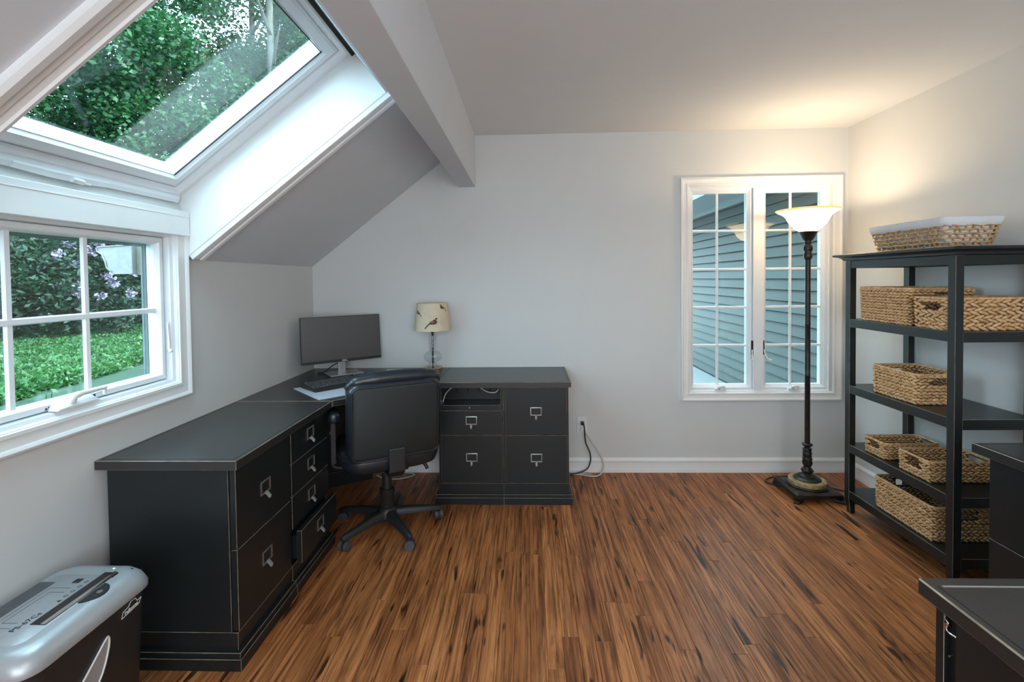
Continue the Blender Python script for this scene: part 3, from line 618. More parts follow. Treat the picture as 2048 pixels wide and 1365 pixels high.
m = MB(); m.lathe([(0.040, 0.066), (0.042, 0.075), (0.038, 0.20), (0.041, 0.205), (0.041, 0.225), (0.036, 0.228)], 24); m.build('column_sleeve', 'plastic', ch, smooth=40)
m = MB(); m.lathe([(0.050, 0.060), (0.058, 0.07), (0.056, 0.105), (0.044, 0.12)], 24); m.build('hub', 'plastic', ch, smooth=40)
for k_ in range(5):
    a_ = math.radians(-123 + 72 * k_ - 28); M_ = Matrix.Rotation(a_, 4, 'Z')
    m = MB(); rg = []
    for r_, w_, z0, z1 in ((0.045, 0.030, 0.066, 0.112), (0.12, 0.025, 0.068, 0.106), (0.22, 0.020, 0.062, 0.092), (0.285, 0.018, 0.058, 0.082), (0.305, 0.012, 0.060, 0.074)):
        rg.append([tuple(M_ @ Vector(p)) for p in ((r_, -w_, z0), (r_, w_, z0), (r_, w_ * 0.9, z1 - 0.008), (r_, w_ * 0.5, z1), (r_, -w_ * 0.5, z1), (r_, -w_ * 0.9, z1 - 0.008))])
    m.loft(rg); lg = m.build('base_leg', 'plastic', ch, smooth=50)
    Mc = M_ @ Matrix.Translation((0.288, 0, 0)) @ Matrix.Rotation(math.radians(40 * k_ + 20), 4, 'Z')
    m = MB(); m.cyl(tuple(Mc @ Vector((0, 0, 0.04))), tuple(Mc @ Vector((0, 0, 0.068))), 0.007, 10)
    hood = [(0.027 * math.cos(t), 0.026 + 0.027 * math.sin(t)) for t in [math.radians(q) for q in range(0, 181, 20)]]
    m.prism([(0.028, 0.022)] + hood + [(-0.028, 0.022)], lambda u, v, w: tuple(Mc @ Vector((u, w, v))), -0.006, 0.006); cs = m.build('caster', 'plastic', lg, smooth=40)
    for sgn in (-1, 1):
        m = MB(); m.cyl(tuple(Mc @ Vector((0, sgn * 0.007, 0.0255))), tuple(Mc @ Vector((0, sgn * 0.024, 0.0255))), 0.0255, 20); m.build('wheel', 'castergrey', cs, smooth=40)
for sgn in (-1, 1):
    xx = sgn * 0.285
    m = MB(); m.tube([(sgn * 0.12, 0.0, 0.380), (sgn * 0.24, 0.0, 0.385), (xx, 0.0, 0.405), (xx, 0.0, 0.45)], 0.011, 10, smooth=5); m.box(xx - 0.012, xx + 0.012, -0.024, 0.024, 0.42, 0.67); ar = m.build('armrest', 'plastic', ch, smooth=40)
    m = MB(); m.loft([[(p[0] + xx, p[1] + 0.02, z_) for p in rrect(0.062 * q, 0.25 * (0.9 + 0.1 * q), 0.028 * q, 5)] for z_, q in ((0.662, 0.85), (0.672, 1.0), (0.690, 1.0), (0.703, 0.86), (0.708, 0.6))]); m.build('arm_pad', 'leather', ar, smooth=True)
    m = MB(); m.cyl((xx + sgn * 0.010, 0.0, 0.585), (xx + sgn * 0.016, 0.0, 0.585), 0.012, 14); m.build('height_button', 'castergrey', ar, smooth=40)
m = MB(); m.tube([(0.09, -0.03, 0.372), (0.175, -0.085, 0.378), (0.192, -0.100, 0.366), (0.206, -0.11, 0.338)], [0.005, 0.006, 0.011, 0.010], 10, smooth=5); m.build('tilt_lever', 'plastic', ch, smooth=True)

# ------------------------------------------------------------------ things on the desk
mo = thing('monitor', 'flat black computer monitor on a silver stand in the corner', 'monitor', (-1.27, 3.29, ZT), math.radians(38))
TM = Matrix.Translation((0, 0, 0.085)) @ Matrix.Rotation(math.radians(-4.5), 4, 'X')
def bxm(mb, x0, x1, y0, y1, z0, z1): return mb.box(x0, x1, y0, y1, z0, z1, mat=TM)
m = MB(); bxm(m, -0.2690, 0.2690, 0.0, 0.022, 0.0, 0.314); m.box(-0.18, 0.18, 0.022, 0.045, 0.04, 0.25, mat=TM); cs = m.build('casing', 'plastic', mo, bevel=0.003, seg=2)
m = MB(); bxm(m, -0.2650, 0.2650, -0.0012, 0.0005, 0.018, 0.310); m.build('screen', 'screen', mo)
m = MB(); bxm(m, -0.2685, 0.2685, -0.003, 0.0, 0.0005, 0.017); m.build('chin', 'plastic', mo, bevel=0.001)
text('DELL', 0.017, mo, 'alum', TM @ axes((0.01, -0.0036, 0.0088), (1, 0, 0), (0, 0, 1), (0, -1, 0)), 'logo_lettering', bold=0.0008)
m = MB(); m.box(-0.024, 0.024, 0.028, 0.044, 0.006, 0.20); m.build('stand_neck', 'alum', mo, bevel=0.003, seg=2)
m = MB(); m.box(-0.105, 0.115, -0.075, 0.095, 0.001, 0.010); m.build('stand_base', 'alum', mo, bevel=0.003, seg=2, worn=False)
m = MB(); m.tube([(0.02, 0.04, 0.10), (0.03, 0.048, 0.075), (0.012, 0.05, 0.062), (-0.01, 0.055, 0.072)], 0.004, 8, smooth=6); m.tube([(-0.01, 0.055, 0.072), (-0.05, 0.07, 0.055), (-0.10, 0.10, 0.010), (-0.14, 0.12, 0.005)], 0.004, 8, smooth=6); m.build('cable', 'cordblack', mo, smooth=True)
R45 = math.radians(45)
m = MB(); m.box(-0.26, 0.26, -0.19, 0.19, 0, 0.003); o = m.build('desk_pad', 'paper', loc=(-1.078, 2.880, ZT + 0.0005)); o.rotation_euler = (0, 0, R45); tag(o, 'pale blue desk pad lying under the keyboard', 'desk pad')
kb = thing('keyboard', 'black computer keyboard with palm rest on the desk pad', 'keyboard', (-1.135, 2.950, ZT + 0.004), math.radians(48))
m = MB(); m.prism([(-0.10, 0.0), (-0.10, 0.006), (-0.045, 0.012), (0.085, 0.026), (0.09, 0.024), (0.09, 0.0)], lambda u, v, w: (w, u, v), -0.228, 0.228); m.build('case', 'plastic', kb, bevel=0.002, seg=2)
m = MB()
for r_ in range(6):
    yy = -0.036 + r_ * 0.0195 + (0.005 if r_ == 5 else 0); zz = 0.012 + (yy + 0.045) * 0.108
    for c_ in range(22):
        if c_ in (15, 18 if False else 99): continue
        xx = -0.213 + c_ * 0.0195; m.loft([[(xx, yy, zz), (xx + 0.0165, yy, zz), (xx + 0.0165, yy + 0.0165, zz + 0.0018), (xx, yy + 0.0165, zz + 0.0018)], [(xx + 0.0025, yy + 0.002, zz + 0.007), (xx + 0.014, yy + 0.002, zz + 0.007), (xx + 0.014, yy + 0.0145, zz + 0.0085), (xx + 0.0025, yy + 0.0145, zz + 0.0085)]])
o = m.build('keys', 'castergrey', kb); o['kind'] = 'stuff'
m = MB(); m.box(0.10, 0.17, 0.0785, 0.084, 0.0262, 0.0272); m.build('indicator_strip', 'inkwhite', kb)
m = MB(); m.add([(0, 0, 0), (0.20, 0.03, 0), (0.17, 0.20, 0), (-0.03, 0.17, 0), (0, 0, 0.001), (0.20, 0.03, 0.001), (0.17, 0.20, 0.001), (-0.03, 0.17, 0.001)], [(0, 3, 2, 1), (4, 5, 6, 7), (0, 1, 5, 4), (1, 2, 6, 5), (2, 3, 7, 6), (3, 0, 4, 7)]); o = m.build('paper_sheet', 'inkwhite', loc=(-0.985, 3.275, ZT + 0.0005)); tag(o, 'loose white paper sheet on the corner desk behind the chair', 'paper')

tl = thing('table_lamp', 'small table lamp with clear glass body and bird-print shade', 'lamp', (-0.668, 3.375, ZT))
m = MB(); m.lathe([(0.0, 0), (0.0665, 0.0), (0.0665, 0.026), (0.064, 0.030), (0.0, 0.031)], 40, cap=False); m.build('base', 'brass', tl, smooth=30)
m = MB(); m.lathe([(0.030, 0.032), (0.046, 0.036), (0.026, 0.046), (0.030, 0.054), (0.022, 0.060), (0.034, 0.068), (0.056, 0.082), (0.064, 0.100), (0.060, 0.118), (0.044, 0.134), (0.018, 0.142), (0.022, 0.152), (0.017, 0.160), (0.024, 0.172), (0.017, 0.180), (0.025, 0.194), (0.018, 0.203), (0.027, 0.218), (0.020, 0.228), (0.029, 0.244), (0.016, 0.262), (0.012, 0.268)], 36); m.build('glass_body', 'clearglass', tl, smooth=True)
m = MB(); m.lathe([(0.0062, 0.031), (0.0062, 0.30)], 12); m.lathe([(0.010, 0.268), (0.013, 0.272), (0.011, 0.292), (0.006, 0.296)], 16); m.build('rod', 'bronze', tl, smooth=40)
SH0, SH1, SR0, SR1 = 0.288, 0.478, 0.1275, 0.1045
m = MB(); m.lathe([(SR0, SH0), (SR1, SH1), (SR1 - 0.002, SH1), (SR0 - 0.002, SH0), (SR0, SH0)], 64, cap=False); sh = m.build('lamp_shade', 'shade', tl, smooth=30)
m = MB(); m.tube([(0.006, 0, SH1 - 0.02), (SR1 - 0.002, 0, SH1 - 0.012)], 0.0016, 6); m.tube([(-0.003, 0.005, SH1 - 0.02), (-(SR1 - 0.002) / 2, 0.0886, SH1 - 0.012)], 0.0016, 6); m.tube([(-0.003, -0.005, SH1 - 0.02), (-(SR1 - 0.002) / 2, -0.0886, SH1 - 0.012)], 0.0016, 6); m.build('shade_spider', 'brass', sh)
def on_shade(u, v, lift=0.0006):                           # u: metres around from the front, v: height above shade bottom
    z_ = SH0 + v; r_ = SR0 + (SR1 - SR0) * v / (SH1 - SH0) + lift; a_ = -math.pi / 2 + 0.17 + u / 0.116
    return (r_ * math.cos(a_), r_ * math.sin(a_), z_)
def decal(name, pts, mat, lift):                           # outline sliced into narrow strips that follow the round shade
    mm = MB(); us = [p[0] for p in pts]; n = 14; cols = []
    for k in range(n + 1):
        u_ = min(us) + (max(us) - min(us)) * min(0.999, max(0.001, k / n)); hit = []
        for (a0, b0), (a1, b1) in zip(pts, pts[1:] + pts[:1]):
            if (a0 - u_) * (a1 - u_) <= 0 and a0 != a1: hit.append(b0 + (b1 - b0) * (u_ - a0) / (a1 - a0))
        cols.append((u_, min(hit), max(hit)))
    mm.add([on_shade(u_, v_, lift) for u_, lo_, hi_ in cols for v_ in (lo_, hi_)], [(2 * k, 2 * k + 2, 2 * k + 3, 2 * k + 1) for k in range(n)])
    return mm.build(name, mat, sh)
def bird(u, v, s, fl, mats=('birdbrown', 'birdred')):
    P = lambda q: [(u + fl * a * s, v + b * s) for a, b in q]
    decal('printed_bird_body', P([(-0.050, -0.036), (-0.030, -0.012), (-0.012, 0.008), (0.010, 0.022), (0.022, 0.020), (0.030, 0.006), (0.024, -0.006), (0.006, -0.012), (-0.018, -0.010), (-0.044, -0.040)]), mats[0], 0.0006)
    decal('printed_bird_breast', P([(-0.012, 0.004), (0.004, 0.016), (0.012, 0.010), (-0.002, -0.004)]), mats[1], 0.0010)
    decal('printed_bird_head', P([(0.016, 0.020), (0.018, 0.030), (0.026, 0.032), (0.034, 0.027), (0.026, 0.020)]), mats[0], 0.0010)
bird(0.004, 0.060, 1.05, 1); bird(0.085, 0.160, 0.75, -1); bird(-0.108, 0.125, 0.7, -1)

# ------------------------------------------------------------------ outlet and cords
ot = thing('wall_outlet', 'white wall outlet plate with a black plug, above the baseboard', 'outlet', (0.381, D - 0.0005, 0.345))
m = MB(); m.box(-0.037, 0.037, -0.006, 0.0, -0.058, 0.058); m.build('cover_plate', 'white', ot, bevel=0.003, seg=2)
for z_ in (-0.020, 0.020):
    m = MB(); m.prism([(x_, y_ + z_) for x_, y_ in rrect(0.032, 0.028, 0.008, 4)], lambda u, v, w: (u, w, v), -0.0085, -0.006); rc = m.build('receptacle', 'white', ot)
    m = MB(); m.box(-0.008, -0.006, -0.0088, -0.008, z_ - 0.004, z_ + 0.005); m.box(0.006, 0.008, -0.0088, -0.008, z_ - 0.004, z_ + 0.005); m.build('slots', 'gap', rc)
bc = thing('power_cord', 'black power cord hanging from the wall outlet', 'cord', (0.381, D - 0.012, 0.36))
m = MB(); m.box(-0.010, 0.014, -0.030, 0.0, -0.010, 0.016); m.build('plug', 'cordblack', bc, bevel=0.004, seg=2)
m = MB(); m.tube([(0.012, -0.022, -0.005), (0.016, -0.028, -0.05), (0.022, -0.030, -0.13), (0.050, -0.034, -0.20), (0.056, -0.036, -0.255), (0.040, -0.040, -0.305), (0.010, -0.045, -0.330), (-0.04, -0.05, -0.345), (-0.09, -0.055, -0.352)], 0.0045, 8, smooth=6); m.build('cable', 'cordblack', bc, smooth=True)
wc = thing('extension_cord', 'white cord looping from the outlet down to the floor', 'cord', (0.381, D - 0.012, 0.318))
m = MB(); m.box(-0.012, 0.010, -0.020, 0.0, -0.012, 0.010); m.build('plug', 'white', wc, bevel=0.003, seg=2)
m = MB(); m.tube([(0.008, -0.018, 0.002), (0.03, -0.020, -0.03), (0.09, -0.022, -0.12), (0.135, -0.026, -0.20), (0.148, -0.03, -0.25), (0.135, -0.045, -0.296), (0.10, -0.075, -0.312), (0.04, -0.075, -0.3135), (-0.02, -0.05, -0.3135), (-0.09, -0.045, -0.3135)], 0.0052, 8, smooth=6); m.build('cable', 'cordwhite', wc, smooth=True)
m = MB(); m.tube([(0.060, -0.05, -0.312), (0.0, -0.035, -0.311), (-0.09, -0.03, -0.309)], 0.003, 8, smooth=4); m.build('tail', 'cordwhite', wc, smooth=True)
m = MB(); m.tube([(-1.100, 3.44, 0.006), (-1.045, 3.39, 0.006), (-0.945, 3.365, 0.006), (-0.865, 3.40, 0.006), (-0.830, 3.45, 0.006), (-0.895, 3.478, 0.006), (-1.015, 3.48, 0.006)], 0.0045, 8, closed=True, smooth=6); tag(m.build('cable_loop', 'cordwhite', smooth=True), 'white cable coiled on the floor behind the office chair', 'cable')
m = MB(); m.tube([(-0.545, 3.06, 0.626), (-0.538, 3.07, 0.66), (-0.520, 3.09, 0.690), (-0.47, 3.135, 0.720), (-0.40, 3.140, 0.724), (-0.33, 3.12, 0.716), (-0.27, 3.08, 0.690), (-0.215, 3.07, 0.686), (-0.19, 3.09, 0.705)], 0.0032, 8, smooth=6); tag(m.build('cable', 'cordwhite', smooth=True), 'thin white cable strung through the open cabinet cubby', 'cable')

# ------------------------------------------------------------------ floor lamp
fl = thing('floor_lamp', 'bronze torchiere floor lamp with a glowing glass bowl', 'lamp', (1.785, 3.160, 0))
m = MB(); m.loft([[(x_, y_, 0.026) for x_, y_ in rrect(0.25, 0.25, 0.004, 2)], [(x_, y_, 0.030) for x_, y_ in rrect(0.285, 0.285, 0.004, 2)], [(x_, y_, 0.050) for x_, y_ in rrect(0.285, 0.285, 0.004, 2)], [(x_, y_, 0.056) for x_, y_ in rrect(0.262, 0.262, 0.004, 2)], [(x_, y_, 0.060) for x_, y_ in rrect(0.235, 0.235, 0.004, 2)]]); m.build('base_plate', 'bronze', fl, smooth=30)
for sx in (-1, 1):
    for sy in (-1, 1):
        m = MB(); c0 = Vector((sx * 0.120, sy * 0.120, 0)); d0 = Vector((sx, sy, 0)).normalized(); e0 = Vector((-d0.y, d0.x, 0))
        m.loft([[tuple(c0 + d0 * (u) + e0 * v + Vector((0, 0, z_))) for u, v in ((-0.02, -w_), (0.028 + q, -w_ * 0.7), (0.028 + q, w_ * 0.7), (-0.02, w_))] for z_, w_, q in ((0.0, 0.020, 0.012), (0.008, 0.022, 0.014), (0.018, 0.018, 0.0), (0.028, 0.026, 0.006))]); m.build('foot', 'bronze', fl, smooth=40)
m = MB(); m.lathe([(0.118, 0.058), (0.121, 0.063), (0.121, 0.067), (0.112, 0.070)], 64, mod=lambda t, z, k: 0.014 * math.cos(40 * t) if k in (1, 2) else 0); m.build('beaded_ring', 'bronze', fl, smooth=True)
m = MB(); m.lathe([(0.104, 0.068), (0.108, 0.072), (0.108, 0.094), (0.104, 0.098), (0.070, 0.099)], 64); m.build('marble_disc', 'marble', fl, smooth=30)
m = MB(); m.lathe([(0.080, 0.098), (0.080, 0.102), (0.070, 0.110), (0.058, 0.114), (0.050, 0.124), (0.034, 0.130), (0.024, 0.140)], 48); m.build('stepped_dome', 'bronze', fl, smooth=30)
pf_ = []; 
for z_, r_ in ((0.138, 0.022), (0.146, 0.033), (0.154, 0.036), (0.165, 0.028), (0.174, 0.020), (0.182, 0.020), (0.190, 0.025), (0.205, 0.028), (0.222, 0.024), (0.232, 0.028), (0.2325, 0.020), (0.245, 0.025), (0.258, 0.023), (0.268, 0.027), (0.2685, 0.019), (0.282, 0.023), (0.295, 0.025), (0.2955, 0.018), (0.305, 0.016), (0.312, 0.026), (0.318, 0.031), (0.324, 0.031), (0.330, 0.017)): pf_.append((r_, z_))
m = MB(); m.lathe(pf_, 48, mod=lambda t, z, k: (0.16 * abs(math.cos(4 * t + (0.4 if z > 0.2325 else 0) + (0.4 if z > 0.268 else 0))) - 0.05) if 0.18 < z < 0.30 else (0.05 * math.cos(10 * t) if z < 0.17 else 0)); m.build('carved_stem', 'bronze', fl, smooth=True)
m = MB(); m.lathe([(0.0158, 0.328), (0.0158, 0.76), (0.0168, 0.762), (0.0168, 0.768), (0.0158, 0.77), (0.0158, 1.09), (0.0168, 1.092), (0.0168, 1.098), (0.0158, 1.10), (0.0158, 1.512)], 28); m.build('pole', 'bronze', fl, smooth=30)
pf_ = [(0.016, 1.506), (0.022, 1.514), (0.026, 1.530), (0.023, 1.548), (0.019, 1.556), (0.025, 1.566), (0.027, 1.582), (0.023, 1.596), (0.016, 1.604), (0.022, 1.610), (0.023, 1.616), (0.018, 1.622), (0.031, 1.636), (0.040, 1.654), (0.048, 1.672), (0.055, 1.680), (0.055, 1.684)]
m = MB(); m.lathe(pf_, 56, mod=lambda t, z, k: 0.08 * abs(math.cos(4 * t + (0.4 if z > 1.556 else 0))) - 0.04 if z < 1.60 else (0.03 * math.cos(20 * t) if z > 1.625 else 0)); m.build('fluted_cup', 'bronze', fl, smooth=True)
pf_ = [(0.050, 1.686), (0.062, 1.690), (0.088, 1.706), (0.112, 1.730), (0.130, 1.756), (0.138, 1.772), (0.150, 1.788), (0.172, 1.802), (0.196, 1.812), (0.208, 1.818), (0.2085, 1.822), (0.204, 1.823), (0.170, 1.808), (0.146, 1.792), (0.133, 1.775), (0.125, 1.758), (0.107, 1.734), (0.084, 1.711), (0.058, 1.695), (0.0, 1.693)]
pf_ = [(r_ * 0.885, z_) for r_, z_ in pf_]
m = MB(); m.lathe(pf_[:9], 72, cap=False); m.lathe(pf_[12:], 72, cap=False); gb = m.build('glass_bowl', 'torch', fl, smooth=True)
m = MB(); m.lathe(pf_[8:13], 72, cap=False); MAT['torchrim'] = emit_mat('amber_glass_rim', (1.0, 0.62, 0.22), 0.75); m.build('amber_rim', 'torchrim', gb, smooth=True)
m = MB(); m.lathe([(0.0, 1.694), (0.013, 1.695), (0.013, 1.715), (0.024, 1.735), (0.028, 1.752), (0.022, 1.772), (0.0, 1.780)], 20, cap=False); MAT['bulb'] = emit_mat('warm_bulb', (1.0, 0.86, 0.62), 12.0); m.build('bulb', 'bulb', fl, smooth=True)
lamp_l = add_light('torchiere_bulb_light', 'POINT', (0, 0, 1.772), 14, (1.0, 0.76, 0.50), size=0.05); lamp_l.parent = fl
m = MB(); m.tube([(1.70, 3.265, 0.008), (1.64, 3.285, 0.006), (1.605, 3.335, 0.006), (1.66, 3.395, 0.006), (1.76, 3.420, 0.006), (1.86, 3.40, 0.006), (1.92, 3.30, 0.006), (2.02, 3.20, 0.006), (2.10, 3.15, 0.006)], 0.0045, 8, smooth=6); tag(m.build('lamp_cord', 'cordblack', smooth=True), 'black lamp cord on the floor around the torchiere base', 'cord')
m = MB(); m.tube([(1.932, 3.085, 0.02), (1.99, 3.03, 0.006), (2.04, 2.985, 0.006), (2.12, 2.97, 0.006)], [0.010, 0.008, 0.004, 0.004], 8, smooth=6); tag(m.build('foot_switch_cord', 'cordblack', smooth=True), 'short black cord running from the torchiere base behind the bookcase', 'cord')

# ------------------------------------------------------------------ bookcase
bk = thing('bookcase', 'tall open black bookcase with five levels against the right wall', 'bookcase', (1.875, 2.193, 0))
BW, BL = 0.370, 0.740; PX, PY = 0.036, 0.040
for ix in (0, 1):
    for iy in (0, 1):
        x0 = ix * (BW - PX); y0 = iy * (BL - PY); rg = []
        for z_, t in ((0.0, 0.009), (0.02, 0.007), (0.055, 0.004), (0.085, 0.0), (1.487, 0.0)):
            ax = t if ix == 0 else 0; bx = t if ix == 1 else 0; ay = t if iy == 0 else 0; by = t if iy == 1 else 0
            rg.append([(x0 + ax, y0 + ay, z_), (x0 + PX - bx, y0 + ay, z_), (x0 + PX - bx, y0 + PY - by, z_), (x0 + ax, y0 + PY - by, z_)])
        m = MB(); m.loft(rg); m.build('post', 'black', bk, bevel=0.0009, worn=True)
def shelf(z1, th=0.047):
    m = MB(); m.box(0.004, BW - 0.004, 0.004, BL - 0.004, z1 - 0.018, z1 - 0.0005); s_ = m.build('shelf', 'black', bk)
    m = MB(); m.box(0.001, 0.019, PY, BL - PY, z1 - th, z1); m.build('front_rail', 'black', s_, bevel=0.0009, worn=True)
    m = MB(); m.box(BW - 0.019, BW - 0.001, PY, BL - PY, z1 - th, z1 - 0.0006); m.build('back_rail', 'black', s_)
    for y0 in (0.001, BL - 0.021):
        m = MB(); m.box(PX, BW - PX, y0, y0 + 0.020, z1 - th, z1); m.build('side_rail', 'black', s_, bevel=0.0009, worn=True)
for z_ in (1.149, 0.761, 0.411, 0.136): shelf(z_)
m = MB(); m.box(0.002, 0.020, PY, BL - PY, 1.445, 1.4875); m.box(BW - 0.020, BW - 0.002, PY, BL - PY, 1.445, 1.4875); m.box(PX, BW - PX, 0.002, 0.020, 1.445, 1.4875); m.box(PX, BW - PX, BL - 0.020, BL - 0.002, 1.445, 1.4875); m.build('top_rail', 'black', bk, bevel=0.0010)
rg = []
for z_, d_ in ((1.488, 0.002), (1.491, 0.010), (1.496, 0.012), (1.501, 0.016), (1.507, 0.026), (1.511, 0.040), (1.512, 0.046), (1.522, 0.048), (1.525, 0.045)):
    rg.append([(-d_, -d_, z_), (BW, -d_, z_), (BW, BL + d_, z_), (-d_, BL + d_, z_)])
m = MB(); m.loft(rg); m.build('moulded_top', 'black', bk, smooth=25)

# ------------------------------------------------------------------ baskets
def stitch_template():
    a = 1.0; rings = ((-0.55, 0.80), (0.0, 1.0), (0.55, 0.80)); n = 5; vs = [(-1, 0, 0)]
    for u, s in rings:
        for k in range(n): q = 2 * math.pi * k / n; vs.append((u, s * math.cos(q), s * math.sin(q)))
    vs.append((1, 0, 0)); fs = []
    for k in range(n): fs.append((0, 1 + (k + 1) % n, 1 + k))
    for r in range(2):
        for k in range(n): b = 1 + r * n; fs.append((b + k, b + (k + 1) % n, b + n + (k + 1) % n, b + n + k))
    b = 1 + 2 * n
    for k in range(n): fs.append((b + k, b + (k + 1) % n, len(vs) - 1))
    return np.array(vs), fs
STV, STF = stitch_template()
class Path:
    def __init__(s, pts):
        s.p = np.array(pts + [pts[0]]); d = np.linalg.norm(np.diff(s.p, axis=0), axis=1); keep = d > 1e-7
        s.p = np.vstack([s.p[:-1][keep], s.p[-1:]]); s.s = np.concatenate([[0], np.cumsum(np.linalg.norm(np.diff(s.p, axis=0), axis=1))]); s.L = s.s[-1]
    def at(s, t):
        t = t % s.L; i = min(int(np.searchsorted(s.s, t, 'right')) - 1, len(s.s) - 2); f = (t - s.s[i]) / (s.s[i + 1] - s.s[i]); p = s.p[i] + (s.p[i + 1] - s.p[i]) * f
        d = (s.p[i + 1] - s.p[i]); d = d / np.linalg.norm(d); return p, d
def basket(label, x0, x1, y0, y1, z0, h, row=0.0135, step=0.021, holes='xx', hole=(0.085, 0.032, 0.022), flare=0.03, tilt=18, seed=1, name='woven_basket', group='water hyacinth baskets on the bookcase'):
    r_ = random.Random(seed); W, L = x1 - x0 - 0.018, y1 - y0 - 0.018
    t = thing(name, label, 'basket', ((x0 + x1) / 2, (y0 + y1) / 2, z0), 0, group)
    path = Path(rrect(W, L, 0.018, 4)); n = max(4, int(round(h / row))); row = h / (n + 0.3)
    # hole intervals along the perimeter: sides facing -x/+x ('x') or -y/+y ('y')
    iv = []
    def near(px, py): 
        best = min(np.arange(0, path.L, 0.004), key=lambda q: float(np.hypot(*(path.at(q)[0] - np.array((px, py))))))
        return best
    if holes == 'x': iv = [near(-W / 2, 0), near(W / 2, 0)]
    if holes == 'y': iv = [near(0, -L / 2), near(0, L / 2)]
    hw, hh, hd = hole; hz0, hz1 = h - hd - hh, h - hd
    def in_hole(s_, z_, mg=0.0):
        return any(abs((s_ - c + path.L / 2) % path.L - path.L / 2) < hw / 2 + mg for c in iv) and hz0 - mg < z_ < hz1 + mg
    sc = lambda z_: 1 - flare * (1 - z_ / h)
    m = MB(); V = []; Fc = []; base = 0
    for k in range(n):
        zc = row * (k + 0.55); off = (k % 2) * step / 2; cnt = max(8, int(round(path.L / step))); st = path.L / cnt
        for i in range(cnt):
            s_ = i * st + off
            if in_hole(s_, zc, 0.004): continue
            p, d = path.at(s_); nrm = np.array((d[1], -d[0])); ang = math.radians(tilt * (1 if k % 2 else -1) + r_.uniform(-7, 7))
            ax = np.array((d[0] * math.cos(ang), d[1] * math.cos(ang), math.sin(ang))); up = np.array((-d[0] * math.sin(ang), -d[1] * math.sin(ang), math.cos(ang))); nn = np.array((nrm[0], nrm[1], 0))
            a_, b_, c_ = st * r_.uniform(0.66, 0.78), row * r_.uniform(0.44, 0.53), 0.0085 * r_.uniform(0.85, 1.15)
            o = np.array((p[0] * sc(zc), p[1] * sc(zc), zc))
            V.append(o + STV[:, :1] * a_ * ax + STV[:, 1:2] * b_ * up + STV[:, 2:] * c_ * nn); Fc += [tuple(base + q for q in f) for f in STF]; base += len(STV)
    m.v = [tuple(q) for q in np.vstack(V)]; m.f = Fc; m.m = [0] * len(Fc)
    wv = m.build('braided_weave', 'weave', t, smooth=True); wv['kind'] = 'stuff'
    m = MB(); ns = int(path.L / 0.012)
    for i in range(ns):
        a, b = i * path.L / ns, (i + 1) * path.L / ns; p, _ = path.at(a); q, _ = path.at(b); mid = (a + b) / 2
        for z_a, z_b in ([(0, hz0), (hz1, h)] if in_hole(mid, (hz0 + hz1) / 2) else [(0, h)]):
            k = 0.99; m.add([(p[0] * sc(z_a) * k, p[1] * sc(z_a) * k, z_a), (q[0] * sc(z_a) * k, q[1] * sc(z_a) * k, z_a), (q[0] * sc(z_b) * k, q[1] * sc(z_b) * k, z_b), (p[0] * sc(z_b) * k, p[1] * sc(z_b) * k, z_b)], [(0, 1, 2, 3)])
    cr = m.build('inner_wall', 'weavecore', t); sd = cr.modifiers.new('solid', 'SOLIDIFY'); sd.thickness = 0.003; sd.offset = 0
    m = MB(); m.tube([(*path.at(q)[0], h - 0.001) for q in np.linspace(0, path.L, 60, endpoint=False)], 0.0062, 7, closed=True); m.build('rim', 'weave', t, smooth=True)
    m = MB(); m.box(-W / 2 * sc(0), W / 2 * sc(0), -L / 2 * sc(0), L / 2 * sc(0), 0.0008, 0.006); m.build('bottom', 'weavecore', t)
    return t
basket('deep braided basket at the far end of the second shelf', 1.884, 2.225, 2.470, 2.845, 1.149, 0.185, holes='y', seed=2, row=0.0155, step=0.027)
basket('braided basket beside the near post on the second shelf', 1.872, 2.225, 2.222, 2.440, 1.149, 0.146, holes='x', seed=3, row=0.0185, step=0.040)
basket('single open braided basket on the middle shelf', 1.893, 2.140, 2.432, 2.750, 0.761, 0.150, holes='y', seed=4, row=0.0160, step=0.030)
basket('shallow braided tray at the far end of the fourth shelf', 1.893, 2.200, 2.640, 2.812, 0.411, 0.085, holes='x', seed=5, row=0.0150, step=0.027, hole=(0.075, 0.034, 0.012))
basket('shallow braided tray near the near post on the fourth shelf', 1.893, 2.215, 2.345, 2.560, 0.411, 0.098, holes='x', seed=6, row=0.0145, step=0.030, hole=(0.090, 0.042, 0.012))
basket('largest braided basket on the bottom shelf', 1.893, 2.215, 2.322, 2.730, 0.136, 0.165, holes='y', seed=7, row=0.0155, step=0.027, tilt=24)

# lattice basket with a cloth liner on top of the bookcase
tb = thing('lined_basket', 'open wicker basket with white cloth liner on top of the bookcase', 'basket', (2.0125, 2.505, 1.5262))
HB = 0.138; W0, L0, W1, L1 = 0.209, 0.448, 0.273, 0.490
def ring_at(z_): f = z_ / HB; return Path(rrect(W0 + (W1 - W0) * f, L0 + (L1 - L0) * f, 0.025, 4))
r_ = random.Random(5); m = MB(); rows = [0.005, 0.024, 0.043, 0.062, 0.081, 0.099]
for k, z_ in enumerate(rows):
    P_ = ring_at(z_); cnt = 110; ph = r_.uniform(0, 6)
    pts = []
    for i in range(cnt):
        p, d = P_.at(i * P_.L / cnt); w_ = 0.0022 * math.sin(i * 1.1 + ph); pts.append((p[0] + d[1] * w_, p[1] - d[0] * w_, z_ + 0.0016 * math.sin(i * 0.9 + ph)))
    m.tube(pts, 0.0050, 6, closed=True)
